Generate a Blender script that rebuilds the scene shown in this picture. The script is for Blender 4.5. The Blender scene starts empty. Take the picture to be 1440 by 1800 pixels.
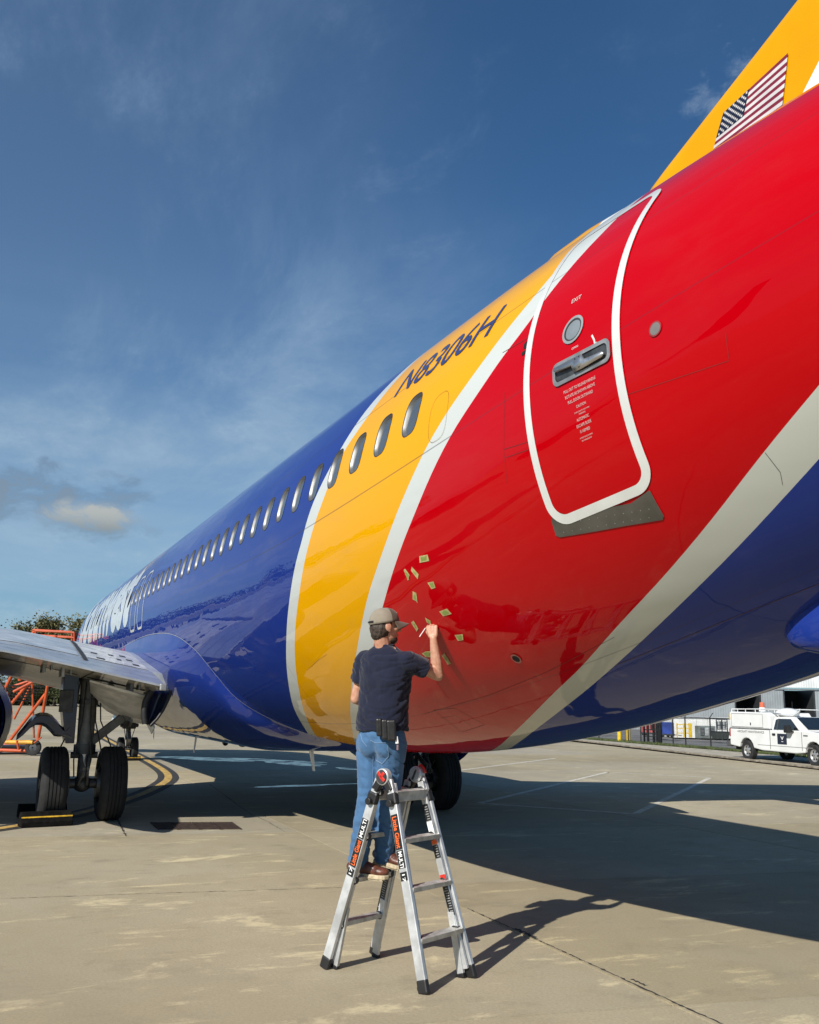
import bpy, bmesh, math, random
import numpy as np
from mathutils import Vector, Matrix, noise as mnoise
random.seed(7)
S = bpy.context.scene
COL = S.collection
PI = math.pi

# ------------------------------------------------------------------ camera
CAM = np.array([35.73632483, -4.50479513, 1.83820524])
CR = np.array([0.40580033895, 0.91381778034, 0.01622187546])
CU = np.array([0.17237341199, -0.09395242938, 0.98054084456])
CF = np.array([-0.89755974272, 0.39510758706, 0.19564381642])
FPX = 1692.12
cd = bpy.data.cameras.new('camera'); cam = bpy.data.objects.new('camera', cd); COL.objects.link(cam)
cam.matrix_world = Matrix(((CR[0], CU[0], -CF[0], CAM[0]), (CR[1], CU[1], -CF[1], CAM[1]), (CR[2], CU[2], -CF[2], CAM[2]), (0, 0, 0, 1)))
cd.sensor_fit = 'VERTICAL'; cd.sensor_height = 36.0; cd.lens = 36.0 * FPX / 1800.0
cd.clip_start = 0.05; cd.clip_end = 6000
S.camera = cam

# ------------------------------------------------------------------ light
SUN = Vector((0.75, -1.24, 1.0)).normalized()
SUN_EL = math.asin(SUN.z); SUN_AZ = math.atan2(SUN.x, SUN.y)
S.view_settings.view_transform = 'Standard'; S.view_settings.look = 'None'
S.view_settings.gamma = 1.0; S.view_settings.use_curve_mapping = False
S.view_settings.exposure = 0.40
ld = bpy.data.lights.new('sun', 'SUN'); ld.energy = 4.9; ld.angle = math.radians(0.5); ld.color = (1.0, 0.955, 0.88)
lo = bpy.data.objects.new('sun', ld); COL.objects.link(lo); lo.rotation_euler = SUN.to_track_quat('Z', 'Y').to_euler()

W = bpy.data.worlds.new('World'); S.world = W; W.use_nodes = True
nt = W.node_tree; nt.nodes.clear()
def NN(t, typ, **kw):
    n = t.nodes.new(typ)
    for k, v in kw.items(): setattr(n, k, v)
    return n
class G:
    """small helper that writes math node graphs"""
    def __init__(s, t): s.t = t
    def val(s, sock, v):
        if hasattr(v, 'is_output'): s.t.links.new(v, sock)
        elif v is not None: sock.default_value = v
    def m(s, op, a, b=None, c=None, clamp=False):
        n = NN(s.t, 'ShaderNodeMath', operation=op, use_clamp=clamp)
        s.val(n.inputs[0], a)
        if b is not None: s.val(n.inputs[1], b)
        if c is not None: s.val(n.inputs[2], c)
        return n.outputs[0]
    def ramp(s, v, lo, hi, a=0.0, b=1.0, smooth=True):
        n = NN(s.t, 'ShaderNodeMapRange', interpolation_type='SMOOTHSTEP' if smooth else 'LINEAR')
        s.val(n.inputs['Value'], v); n.inputs['From Min'].default_value = lo; n.inputs['From Max'].default_value = hi
        n.inputs['To Min'].default_value = a; n.inputs['To Max'].default_value = b
        return n.outputs['Result']
    def noise(s, vec, scale, detail=4, rough=0.55, dist=0.0):
        n = NN(s.t, 'ShaderNodeTexNoise')
        if vec is not None: s.t.links.new(vec, n.inputs['Vector'])
        n.inputs['Scale'].default_value = scale; n.inputs['Detail'].default_value = detail
        n.inputs['Roughness'].default_value = rough; n.inputs['Distortion'].default_value = dist
        return n.outputs['Fac']
    def mix(s, f, a, b):
        n = NN(s.t, 'ShaderNodeMix', data_type='RGBA')
        s.val(n.inputs[0], f)
        for sock, v in ((n.inputs[6], a), (n.inputs[7], b)):
            if hasattr(v, 'is_output'): s.t.links.new(v, sock)
            else: sock.default_value = (*v, 1) if len(v) == 3 else v
        return n.outputs[2]
    def mapv(s, vec, sc=(1, 1, 1), rot=(0, 0, 0), loc=(0, 0, 0)):
        n = NN(s.t, 'ShaderNodeMapping'); s.t.links.new(vec, n.inputs['Vector'])
        n.inputs['Scale'].default_value = sc; n.inputs['Rotation'].default_value = rot; n.inputs['Location'].default_value = loc
        return n.outputs[0]
    def comb(s, x, y, z):
        n = NN(s.t, 'ShaderNodeCombineXYZ'); s.val(n.inputs[0], x); s.val(n.inputs[1], y); s.val(n.inputs[2], z)
        return n.outputs[0]
    def sep(s, v):
        n = NN(s.t, 'ShaderNodeSeparateXYZ'); s.t.links.new(v, n.inputs[0]); return n.outputs
    def attr(s, name):
        n = NN(s.t, 'ShaderNodeAttribute', attribute_name=name); return n.outputs['Fac']

g = G(nt)
sky = NN(nt, 'ShaderNodeTexSky', sky_type='NISHITA'); sky.sun_disc = False
sky.sun_elevation = SUN_EL; sky.sun_rotation = SUN_AZ; sky.air_density = 1.0; sky.dust_density = 0.6; sky.ozone_density = 2.0
tc = NN(nt, 'ShaderNodeTexCoord')
dx, dy, dz = g.sep(tc.outputs['Generated'])
den = g.m('ADD', g.m('MAXIMUM', dz, 0.0), 0.12)
px_ = g.m('DIVIDE', dx, den); py_ = g.m('DIVIDE', dy, den)
cv = g.comb(px_, py_, 0.0)
# thin cirrus, denser towards the horizon and the nose side
n1 = g.noise(g.mapv(cv, (0.9, 1.9, 1), (0, 0, 0.45)), 1.0, 9, 0.66, 0.35)
n2 = g.noise(g.mapv(cv, (0.45, 0.6, 1), (0, 0, 0.2), (3.4, 1.2, 0)), 1.0, 3, 0.5, 0.2)
n3 = g.noise(g.mapv(cv, (3.4, 5.0, 1), (0, 0, 0.8)), 1.0, 8, 0.70, 0.3)
side = g.ramp(g.m('SUBTRACT', g.m('MULTIPLY', dx, -0.75), g.m('MULTIPLY', dy, 0.55)), 0.05, 0.80, 0.25, 1.0)
cir = g.m('MULTIPLY', g.m('MULTIPLY', g.ramp(n1, 0.40, 0.76), g.ramp(n2, 0.30, 0.62)), side)
wisp = g.m('MULTIPLY', g.m('MULTIPLY', g.ramp(n3, 0.52, 0.80), g.ramp(n1, 0.36, 0.62)), side)
cir = g.m('ADD', g.m('ADD', g.m('MULTIPLY', cir, 0.66), g.m('MULTIPLY', wisp, 0.34)), g.m('MULTIPLY', g.ramp(side, 0.35, 1.0), 0.17))
low = g.ramp(dz, 0.0, 0.50, 0.62, 0.0)
band_n = g.noise(g.comb(g.m('MULTIPLY', px_, 0.25), g.m('MULTIPLY', py_, 0.25), g.m('MULTIPLY', dz, 9.0)), 1.0, 6, 0.6, 0.3)
cir = g.m('ADD', cir, g.m('MULTIPLY', low, g.ramp(band_n, 0.30, 0.68, 0.30, 1.0)), clamp=True)
# small grey cumulus low in the sky
az = g.m('ARCTAN2', dx, dy); el = g.m('ARCSINE', dz)
ae = g.comb(az, el, 0.0)
nc = g.noise(g.mapv(ae, (20, 34, 1)), 1.0, 8, 0.62, 0.3)
def pixdir(u, v):
    d = CF + (u - 720) / FPX * CR - (v - 900) / FPX * CU
    d = d / np.linalg.norm(d)
    return math.atan2(d[0], d[1]), math.asin(d[2])
def blob(u, v, ru, rv, k=0.9, tilt=0.0):
    a0, e0 = pixdir(u, v); a1, _ = pixdir(u + ru, v); _, e1 = pixdir(u, v - rv)
    da = g.m('MULTIPLY', g.m('SUBTRACT', az, a0), 1.0 / abs(a1 - a0)); de = g.m('MULTIPLY', g.m('SUBTRACT', el, e0), 1.0 / abs(e1 - e0))
    r2 = g.m('ADD', g.m('MULTIPLY', da, da), g.m('MULTIPLY', de, de))
    f = g.m('ADD', g.m('SUBTRACT', 0.75, r2), g.m('MULTIPLY', g.m('SUBTRACT', nc, 0.5), 5.0 * k))
    return f, de
fa, dea = blob(163, 918, 140, 46, 0.42)
fb, deb = blob(15, 862, 210, 66, 0.75)
fc, dec = blob(205, 868, 100, 52, 0.95)
fd, ded = blob(85, 820, 40, 22, 0.9)
fe, dee = blob(85, 1092, 80, 46, 0.6)
ff, dff = blob(1270, 145, 110, 100, 1.3)
warm = g.m('MULTIPLY', g.ramp(fa, 0.0, 0.75), 0.95)
grey = g.m('MAXIMUM', g.m('MULTIPLY', g.ramp(fb, 0.0, 1.0), 0.75), g.m('MAXIMUM', g.m('MULTIPLY', g.ramp(fc, 0.0, 1.0), 0.62), g.m('MULTIPLY', g.ramp(fd, 0.0, 1.0), 0.7)))
white = g.m('MAXIMUM', g.m('MULTIPLY', g.ramp(fe, 0.0, 1.2), 0.75), g.m('MULTIPLY', g.ramp(ff, 0.2, 2.2), 0.48))
wc = g.mix(g.ramp(dea, -0.7, 0.6), (0.19, 0.23, 0.25), (0.46, 0.48, 0.46))
tint = g.mix(1.0, sky.outputs[0], (1, 1, 1)); tint.node.blend_type = 'MULTIPLY'
tint.node.inputs[7].default_value = (0.52, 0.92, 1.22, 1)
SKY_K = 0.056
bg_sky = NN(nt, 'ShaderNodeBackground'); nt.links.new(tint, bg_sky.inputs[0]); bg_sky.inputs[1].default_value = SKY_K
ccol = g.mix(grey, g.mix(g.ramp(dz, 0.0, 0.6), (0.36, 0.50, 0.62), (0.26, 0.38, 0.55)), (0.20, 0.24, 0.275))
ccol = g.mix(warm, ccol, wc); ccol = g.mix(white, ccol, (0.50, 0.53, 0.55))
bg_c = NN(nt, 'ShaderNodeBackground'); nt.links.new(ccol, bg_c.inputs[0]); bg_c.inputs[1].default_value = 0.80
mixs = NN(nt, 'ShaderNodeMixShader')
nt.links.new(g.m('MAXIMUM', cir, g.m('MAXIMUM', warm, g.m('MAXIMUM', grey, white))), mixs.inputs[0])
nt.links.new(bg_sky.outputs[0], mixs.inputs[1]); nt.links.new(bg_c.outputs[0], mixs.inputs[2])
wo = NN(nt, 'ShaderNodeOutputWorld'); nt.links.new(mixs.outputs[0], wo.inputs[0])

# ------------------------------------------------------------------ projection helpers (pixel of the photograph -> point in the place)
def ray(u, v): return CF + (u - 720) / FPX * CR - (v - 900) / FPX * CU
def at(u, v, d): return Vector(CAM + ray(u, v) * d)
def gnd(u, v, z=0.0):
    d = ray(u, v); t = (z - CAM[2]) / d[2]; return Vector(CAM + t * d)
def atx(u, v, x):
    d = ray(u, v); return Vector(CAM + (x - CAM[0]) / d[0] * d)
def aty(u, v, y):
    d = ray(u, v); return Vector(CAM + (y - CAM[1]) / d[1] * d)

# ------------------------------------------------------------------ materials
MATS = {}
def mat(name, col, rough=0.5, metal=0.0, coat=0.0, var=0.12, vscale=6.0, bump=0.0, bscale=40.0, spec=0.5, emit=None, trans=0.0, col2=None):
    if name in MATS: return MATS[name]
    m = bpy.data.materials.new(name); m.use_nodes = True; t = m.node_tree; b = t.nodes['Principled BSDF']; h = G(t)
    co = NN(t, 'ShaderNodeTexCoord').outputs['Object']
    n = h.noise(co, vscale, 5, 0.6)
    c2 = col2 or tuple(min(1, c * (1 - var * 1.6)) for c in col)
    c1 = tuple(min(1, c * (1 + var * 0.5)) for c in col)
    t.links.new(h.mix(h.ramp(n, 0.3, 0.72), c2, c1), b.inputs['Base Color'])
    t.links.new(h.ramp(n, 0.2, 0.8, max(0, rough - 0.06), min(1, rough + 0.06), False), b.inputs['Roughness'])
    b.inputs['Metallic'].default_value = metal; b.inputs['Coat Weight'].default_value = coat; b.inputs['Coat Roughness'].default_value = 0.04
    b.inputs['Specular IOR Level'].default_value = spec; b.inputs['Transmission Weight'].default_value = trans
    if bump:
        bn = NN(t, 'ShaderNodeBump'); bn.inputs['Strength'].default_value = 1.0; bn.inputs['Distance'].default_value = bump
        t.links.new(h.noise(co, bscale, 4, 0.6), bn.inputs['Height']); t.links.new(bn.outputs[0], b.inputs['Normal'])
    if emit: b.inputs['Emission Color'].default_value = (*emit, 1); b.inputs['Emission Strength'].default_value = 1.0
    MATS[name] = m; return m

# ------------------------------------------------------------------ mesh helpers
def V(p): return Vector(p)
class MB:
    def __init__(s): s.v = []; s.f = []
    def add(s, vs, fs):
        o = len(s.v); s.v += [tuple(p) for p in vs]; s.f += [tuple(i + o for i in f) for f in fs]; return s
    def box(s, c, size, R=None):
        c = V(c); hx, hy, hz = size[0] / 2, size[1] / 2, size[2] / 2
        vs = [V((x * hx, y * hy, z * hz)) for x in (-1, 1) for y in (-1, 1) for z in (-1, 1)]
        if R is not None: vs = [R @ p for p in vs]
        return s.add([c + p for p in vs], [(0, 1, 3, 2), (4, 6, 7, 5), (0, 4, 5, 1), (2, 3, 7, 6), (0, 2, 6, 4), (1, 5, 7, 3)])
    def hexa(s, p):   # 8 corners: bottom loop then top loop
        return s.add(p, [(3, 2, 1, 0), (4, 5, 6, 7), (0, 1, 5, 4), (1, 2, 6, 5), (2, 3, 7, 6), (3, 0, 4, 7)])
    def bar(s, a, b, w, h, up=(0, 0, 1), taper=1.0):
        a = V(a); b = V(b); d = (b - a).normalized(); u = V(up); x = d.cross(u)
        if x.length < 1e-5: x = d.cross(V((1, 0, 0)))
        x.normalize(); y = x.cross(d)
        q = [(-w / 2, -h / 2), (w / 2, -h / 2), (w / 2, h / 2), (-w / 2, h / 2)]
        return s.hexa([a + x * i + y * j for i, j in q] + [b + x * i * taper + y * j * taper for i, j in q])
    def cyl(s, a, b, r0, r1=None, n=16, caps=True):
        a = V(a); b = V(b); r1 = r0 if r1 is None else r1
        d = (b - a).normalized(); x = d.orthogonal().normalized(); y = d.cross(x)
        ring = [(math.cos(2 * PI * i / n), math.sin(2 * PI * i / n)) for i in range(n)]
        vs = [a + (x * i + y * j) * r0 for i, j in ring] + [b + (x * i + y * j) * r1 for i, j in ring]
        fs = [(i, (i + 1) % n, n + (i + 1) % n, n + i) for i in range(n)]
        if caps: fs += [tuple(range(n - 1, -1, -1)), tuple(range(n, 2 * n))]
        return s.add(vs, fs)
    def tube(s, pts, r, n=8):
        pts = [V(p) for p in pts]; rr = r if isinstance(r, (list, tuple)) else [r] * len(pts)
        vs = []; fs = []; x = None
        for k, p in enumerate(pts):
            d = ((pts[k + 1] if k + 1 < len(pts) else p) - (pts[k - 1] if k else p)).normalized()
            x = d.orthogonal().normalized() if x is None else (x - d * x.dot(d)).normalized()
            y = d.cross(x)
            vs += [p + (x * math.cos(2 * PI * i / n) + y * math.sin(2 * PI * i / n)) * rr[k] for i in range(n)]
        for k in range(len(pts) - 1):
            fs += [(k * n + i, k * n + (i + 1) % n, (k + 1) * n + (i + 1) % n, (k + 1) * n + i) for i in range(n)]
        fs += [tuple(range(n - 1, -1, -1)), tuple(range((len(pts) - 1) * n, len(pts) * n))]
        return s.add(vs, fs)
    def lathe(s, prof, c=(0, 0, 0), axis=(0, 1, 0), n=32, close=False):   # prof: (along, radius)
        c = V(c); d = V(axis).normalized(); x = d.orthogonal().normalized(); y = d.cross(x)
        vs = []; fs = []; m = len(prof)
        for i in range(n):
            e = x * math.cos(2 * PI * i / n) + y * math.sin(2 * PI * i / n)
            vs += [c + d * p + e * r for p, r in prof]
        for i in range(n):
            j = (i + 1) % n
            for k in range(m if close else m - 1):
                l = (k + 1) % m
                fs.append((i * m + k, j * m + k, j * m + l, i * m + l))
        return s.add(vs, fs)
    def ell(s, c, r, R=None, nu=16, nv=10):
        c = V(c); vs = []; fs = []
        for j in range(nv + 1):
            th = PI * j / nv
            for i in range(nu):
                ph = 2 * PI * i / nu
                p = V((math.sin(th) * math.cos(ph) * r[0], math.sin(th) * math.sin(ph) * r[1], math.cos(th) * r[2]))
                vs.append(c + (R @ p if R is not None else p))
        for j in range(nv):
            for i in range(nu): fs.append((j * nu + i, j * nu + (i + 1) % nu, (j + 1) * nu + (i + 1) % nu, (j + 1) * nu + i))
        return s.add(vs, fs)
    def caps(s, a, b, r0, r1, n=14):
        s.cyl(a, b, r0, r1, n); s.ell(a, (r0,) * 3, None, n, 8); s.ell(b, (r1,) * 3, None, n, 8); return s
    def prism(s, poly, d):   # poly: 3-D outline, d: extrusion vector
        n = len(poly); d = V(d); a = [V(p) for p in poly]
        return s.add(a + [p + d for p in a], [tuple(range(n)), tuple(range(2 * n - 1, n - 1, -1))] + [(i, n + i, n + (i + 1) % n, (i + 1) % n) for i in range(n)])
    def grid(s, rows, closed=False):
        n = len(rows[0]); vs = [p for r in rows for p in r]; fs = []
        for k in range(len(rows) - 1):
            for i in range(n if closed else n - 1):
                fs.append((k * n + i, k * n + (i + 1) % n, (k + 1) * n + (i + 1) % n, (k + 1) * n + i))
        return s.add(vs, fs)
    def build(s, name, m, parent=None, smooth=35, bevel=0.0, merge=True, shell=0.0):
        me = bpy.data.meshes.new(name); me.from_pydata(s.v, [], s.f)
        bm = bmesh.new(); bm.from_mesh(me)
        if merge: bmesh.ops.remove_doubles(bm, verts=bm.verts, dist=1e-5)
        bmesh.ops.recalc_face_normals(bm, faces=bm.faces); bm.to_mesh(me); bm.free()
        o = bpy.data.objects.new(name, me); COL.objects.link(o)
        if m is not None: me.materials.append(m)
        shade(me, smooth)
        if shell: md = o.modifiers.new('shell', 'SOLIDIFY'); md.thickness = shell; md.offset = 0
        if bevel: md = o.modifiers.new('bevel', 'BEVEL'); md.width = bevel; md.segments = 2; md.limit_method = 'ANGLE'; md.angle_limit = math.radians(40)
        if parent is not None: attach(o, parent)
        return o
def shade(me, ang):
    me.polygons.foreach_set('use_smooth', [ang > 0] * len(me.polygons))
    if ang > 0 and ang < 180: me.set_sharp_from_angle(angle=math.radians(ang))
def attach(o, parent):
    o.parent = parent
    if parent.type != 'EMPTY' or parent.location.length > 0 or True:
        o.matrix_parent_inverse = world_of(parent).inverted()
def world_of(o):
    m = o.matrix_basis.copy()
    if o.parent: m = world_of(o.parent) @ o.matrix_parent_inverse @ m
    return m
def tag(o, label=None, cat=None, group=None, kind=None):
    if label: o['label'] = label
    if cat: o['category'] = cat
    if group: o['group'] = group
    if kind: o['kind'] = kind
    return o
def thing(name, label, cat, loc=(0, 0, 0), group=None):
    o = bpy.data.objects.new(name, None); COL.objects.link(o); o.location = loc; o.empty_display_size = 0.2
    return tag(o, label, cat, group)
def share(name, me, parent, M=None):
    o = bpy.data.objects.new(name, me); COL.objects.link(o)
    if M is not None: o.matrix_basis = M
    attach(o, parent); return o
def frame(o, x, y, z):
    return Matrix(((x[0], y[0], z[0], o[0]), (x[1], y[1], z[1], o[1]), (x[2], y[2], z[2], o[2]), (0, 0, 0, 1)))
def text_geo(body, size=1.0, shear=0.0, bold=0.0, align='LEFT', spacing=1.0, cut=None):
    """flat lettering as (verts2d, faces); cut = step of horizontal cuts so that it can be bent"""
    cu = bpy.data.curves.new('t', 'FONT'); cu.body = body; cu.size = size; cu.shear = shear; cu.offset = bold
    cu.align_x = align; cu.space_character = spacing; cu.resolution_u = 4; cu.fill_mode = 'FRONT'
    o = bpy.data.objects.new('t', cu); COL.objects.link(o)
    dg = bpy.context.evaluated_depsgraph_get(); me = bpy.data.meshes.new_from_object(o.evaluated_get(dg))
    bpy.data.objects.remove(o); bpy.data.curves.remove(cu)
    bm = bmesh.new(); bm.from_mesh(me); bpy.data.meshes.remove(me)
    bmesh.ops.remove_doubles(bm, verts=bm.verts, dist=1e-5)
    if cut:
        ys = [v.co.y for v in bm.verts]; y = min(ys) + cut
        while y < max(ys):
            bmesh.ops.bisect_plane(bm, geom=bm.verts[:] + bm.edges[:] + bm.faces[:], plane_co=(0, y, 0), plane_no=(0, 1, 0)); y += cut
    bm.verts.index_update()
    r = ([(v.co.x, v.co.y) for v in bm.verts], [tuple(v.index for v in f.verts) for f in bm.faces]); bm.free()
    return r
def text_flat(name, body, origin, ex, ey, height, m, parent, align='LEFT', shear=0.0, bold=0.0, width=None, off=0.002):
    vs, fs = text_geo(body, 1.0, shear, bold, align)
    ex = V(ex).normalized(); ey = V(ey).normalized(); nn = ex.cross(ey); o = V(origin) + nn * off
    hs = [p[1] for p in vs]; ws = [p[0] for p in vs]; k = height / (max(hs) - min(hs)); kx = k if width is None else width / (max(ws) - min(ws))
    b = MB(); b.add([o + ex * (x * kx) + ey * ((y - min(hs)) * k) for x, y in vs], fs)
    return b.build(name, m, parent, 0)

# ------------------------------------------------------------------ ground
def concrete(name, joints=False):
    m = bpy.data.materials.new(name); m.use_nodes = True; t = m.node_tree; b = t.nodes['Principled BSDF']; h = G(t)
    ge = NN(t, 'ShaderNodeNewGeometry').outputs['Position']
    big = h.noise(h.mapv(ge, (0.12, 0.17, 1)), 1.0, 6, 0.6, 0.2)
    mid = h.noise(h.mapv(ge, (0.75, 1.0, 1), (0, 0, 0.25)), 1.0, 8, 0.68, 0.2)
    blot = h.noise(h.mapv(ge, (2.6, 1.7, 1), (0, 0, 0.4)), 1.0, 9, 0.72, 0.15)
    streak = h.noise(h.mapv(ge, (4.6, 1.0, 1), (0, 0, 0.15)), 1.0, 9, 0.70, 0.25)
    fine = h.noise(ge, 48.0, 6, 0.8)
    spk = h.noise(ge, 170.0, 3, 0.7)
    c = h.mix(h.ramp(big, 0.3, 0.7), (0.225, 0.192, 0.130), (0.355, 0.312, 0.222))
    c = h.mix(h.ramp(mid, 0.38, 0.66, 0.0, 0.75), c, (0.300, 0.258, 0.172))
    c = h.mix(h.ramp(blot, 0.50, 0.72, 0.0, 0.55), c, (0.185, 0.160, 0.112))
    c = h.mix(h.m('MULTIPLY', h.ramp(streak, 0.55, 0.68, 0, 0.9), h.ramp(mid, 0.44, 0.58)), c, (0.52, 0.445, 0.285))
    c = h.mix(h.ramp(h.noise(h.mapv(ge, (0.5, 0.35, 1), (0, 0, 1.0), (7, 2, 0)), 1.0, 8, 0.70, 0.3), 0.56, 0.76, 0, 0.55), c, (0.125, 0.112, 0.085))
    c = h.mix(h.ramp(fine, 0.34, 0.72, 0.0, 0.55), c, (0.18, 0.152, 0.102))
    c = h.mix(h.ramp(spk, 0.58, 0.74, 0.0, 0.5), c, (0.45, 0.40, 0.30))
    pat = h.noise(h.mapv(ge, (1.5, 0.62, 1), (0, 0, -0.3), (3, 5, 0)), 1.0, 9, 0.74, 0.35)
    c = h.mix(h.m('MULTIPLY', h.ramp(pat, 0.56, 0.66, 0.0, 0.75), h.ramp(big, 0.40, 0.58)), c, (0.52, 0.45, 0.29))
    oi = NN(t, 'ShaderNodeObjectInfo').outputs['Random']
    k = h.m('ADD', h.m('MULTIPLY', oi, 0.20), 1.08)
    hs = NN(t, 'ShaderNodeHueSaturation'); t.links.new(k, hs.inputs['Value']); t.links.new(c, hs.inputs['Color'])
    t.links.new(h.m('ADD', 0.84, h.m('MULTIPLY', h.m('FRACT', h.m('MULTIPLY', oi, 7.31)), 0.30)), hs.inputs['Saturation'])
    c = hs.outputs[0]
    if joints:
        X, Y, Z = h.sep(ge)
        xa = h.m('SUBTRACT', X, h.m('MULTIPLY', Y, 0.157))
        j1 = h.m('ABSOLUTE', h.m('SUBTRACT', h.m('FRACT', h.m('DIVIDE', h.m('SUBTRACT', xa, 26.12), 4.3)), 0.5))
        ya = h.m('ADD', Y, h.m('MULTIPLY', X, 0.03))
        j2 = h.m('ABSOLUTE', h.m('SUBTRACT', h.m('FRACT', h.m('DIVIDE', h.m('SUBTRACT', ya, 0.62), 6.0)), 0.5))
        jm = h.m('MAXIMUM', h.ramp(j1, 0.488, 0.497), h.ramp(j2, 0.491, 0.498))
        c = h.mix(h.m('MULTIPLY', jm, 0.6), c, (0.10, 0.085, 0.065))
    t.links.new(c, b.inputs['Base Color'])
    t.links.new(h.ramp(mid, 0.3, 0.7, 0.78, 0.92), b.inputs['Roughness']); b.inputs['Specular IOR Level'].default_value = 0.3
    bn = NN(t, 'ShaderNodeBump'); bn.inputs['Strength'].default_value = 0.7; bn.inputs['Distance'].default_value = 0.004
    t.links.new(h.m('ADD', fine, h.m('MULTIPLY', spk, 0.5)), bn.inputs['Height']); t.links.new(bn.outputs[0], b.inputs['Normal'])
    return m
M_CONC = concrete('concrete'); M_CONCF = concrete('concrete_far', True)
APN = V((-1500, 26.0 + 0.2456 * 1492 - .3, -0.02)); APF = V((1500, 26.0 - 0.2456 * 1508 - .3, -0.02))
apron = MB().add([(-1500, -1500, -0.02), (1500, -1500, -0.02), tuple(APF), tuple(APN)], [(0, 1, 2, 3)]).build('apron', M_CONCF, None, 0)
tag(apron, kind='structure')
EA = V((1, -0.03, 0)); EB = V((0.157, 1, 0)); J0 = V((26.12, -0.16, 0))
FQ = lambda i, j, e: J0 + EA * (4.3 * i + e) + EB * (6.0 * j + (.03 if j < 0 else -.03)) + V((0, 0, -0.010))
filler = MB().add([FQ(-19, -4, .03), FQ(4, -4, -.03), FQ(4, 3, -.03), FQ(-19, 3, .03)], [(0, 1, 2, 3)]).build('joint_sealant', mat('sealant', (0.045, 0.038, 0.030), 0.9, bump=0.002), apron, 0)
def slab_mesh():
    b = MB(); gp = 0.009; A = 4.3; Bb = 6.0
    rng = random.Random(3)
    def edge(p, q, n):
        return [p.lerp(q, i / n) + V((rng.uniform(-.004, .004), rng.uniform(-.004, .004), 0)) for i in range(n)]
    P = [EA * gp + EB * gp, EA * (A - gp) + EB * gp, EA * (A - gp) + EB * (Bb - gp), EA * gp + EB * (Bb - gp)]
    ring = []
    for i in range(4): ring += edge(P[i], P[(i + 1) % 4], 5)
    b.prism([p + V((0, 0, -0.0195)) for p in ring], (0, 0, 0.0195)); return b
sl0 = slab_mesh().build('concrete_slab', M_CONC, apron, 0)
n_s = 0
for i in range(-19, 4):
    for j in range(-4, 3):
        p = J0 + EA * (4.3 * i) + EB * (6.0 * j)
        if i == -1 and j == -1: sl0.location = p; continue
        o = sl0.copy(); COL.objects.link(o); o.location = p
# painted markings (4 mm above the slabs)
M_WHITE_L = mat('worn_white_paint', (0.62, 0.58, 0.48), 0.7, var=0.25, vscale=9)
M_YEL_L = mat('worn_yellow_paint', (0.58, 0.38, 0.11), 0.7, var=0.35, vscale=7)
M_BLK_L = mat('black_line_border', (0.035, 0.034, 0.032), 0.8, var=0.25, vscale=7)
def stripe(name, pts, w, z, m):
    pts = [V((p[0], p[1], 0)) for p in pts]; L = []; R = []
    for k, p in enumerate(pts):
        d = ((pts[k + 1] if k + 1 < len(pts) else p) - (pts[k - 1] if k else p)).normalized(); n = V((-d.y, d.x, 0))
        L.append(p + n * w / 2 + V((0, 0, z))); R.append(p - n * w / 2 + V((0, 0, z)))
    return tag(MB().grid([L, R]).build(name, m, None, 0), kind='structure')
def smooth_path(pts, n=8):
    out = []; P = [np.array(p[:2]) for p in pts]; P = [2 * P[0] - P[1]] + P + [2 * P[-1] - P[-2]]
    for i in range(1, len(P) - 2):
        for k in range(n):
            t = k / n; a, b_, c_, d_ = P[i - 1], P[i], P[i + 1], P[i + 2]
            out.append(0.5 * (2 * b_ + (c_ - a) * t + (2 * a - 5 * b_ + 4 * c_ - d_) * t * t + (3 * b_ - a - 3 * c_ + d_) * t ** 3))
    out.append(P[-2]); return out
ypts = smooth_path([(-60, 4.6), (-23.2, 1.95), (-5.4, 1.0), (3.3, 0.6), (8.4, 0.32), (11.3, -0.02), (13.6, -0.62), (15.9, -1.45), (18.1, -2.47), (19.6, -3.45), (20.3, -4.05), (21.6, -5.6), (23.0, -8.0), (24.5, -12)], 10)
stripe('taxi_line_border', ypts, 0.50, 0.004, M_BLK_L); stripe('taxi_line', ypts, 0.18, 0.008, M_YEL_L)
WL = lambda a, b: stripe('parking_line', [gnd(*a), gnd(*b)], 0.13, 0.004, M_WHITE_L)
WL((806, 1354.5), (977, 1333)); WL((843, 1412), (1068, 1357.5)); WL((1068, 1357.8), (1249, 1367)); WL((1118, 1430), (1247, 1368)); WL((848, 1412.5), (1116, 1431))
WL((560, 1322), (700, 1311)); 
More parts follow.
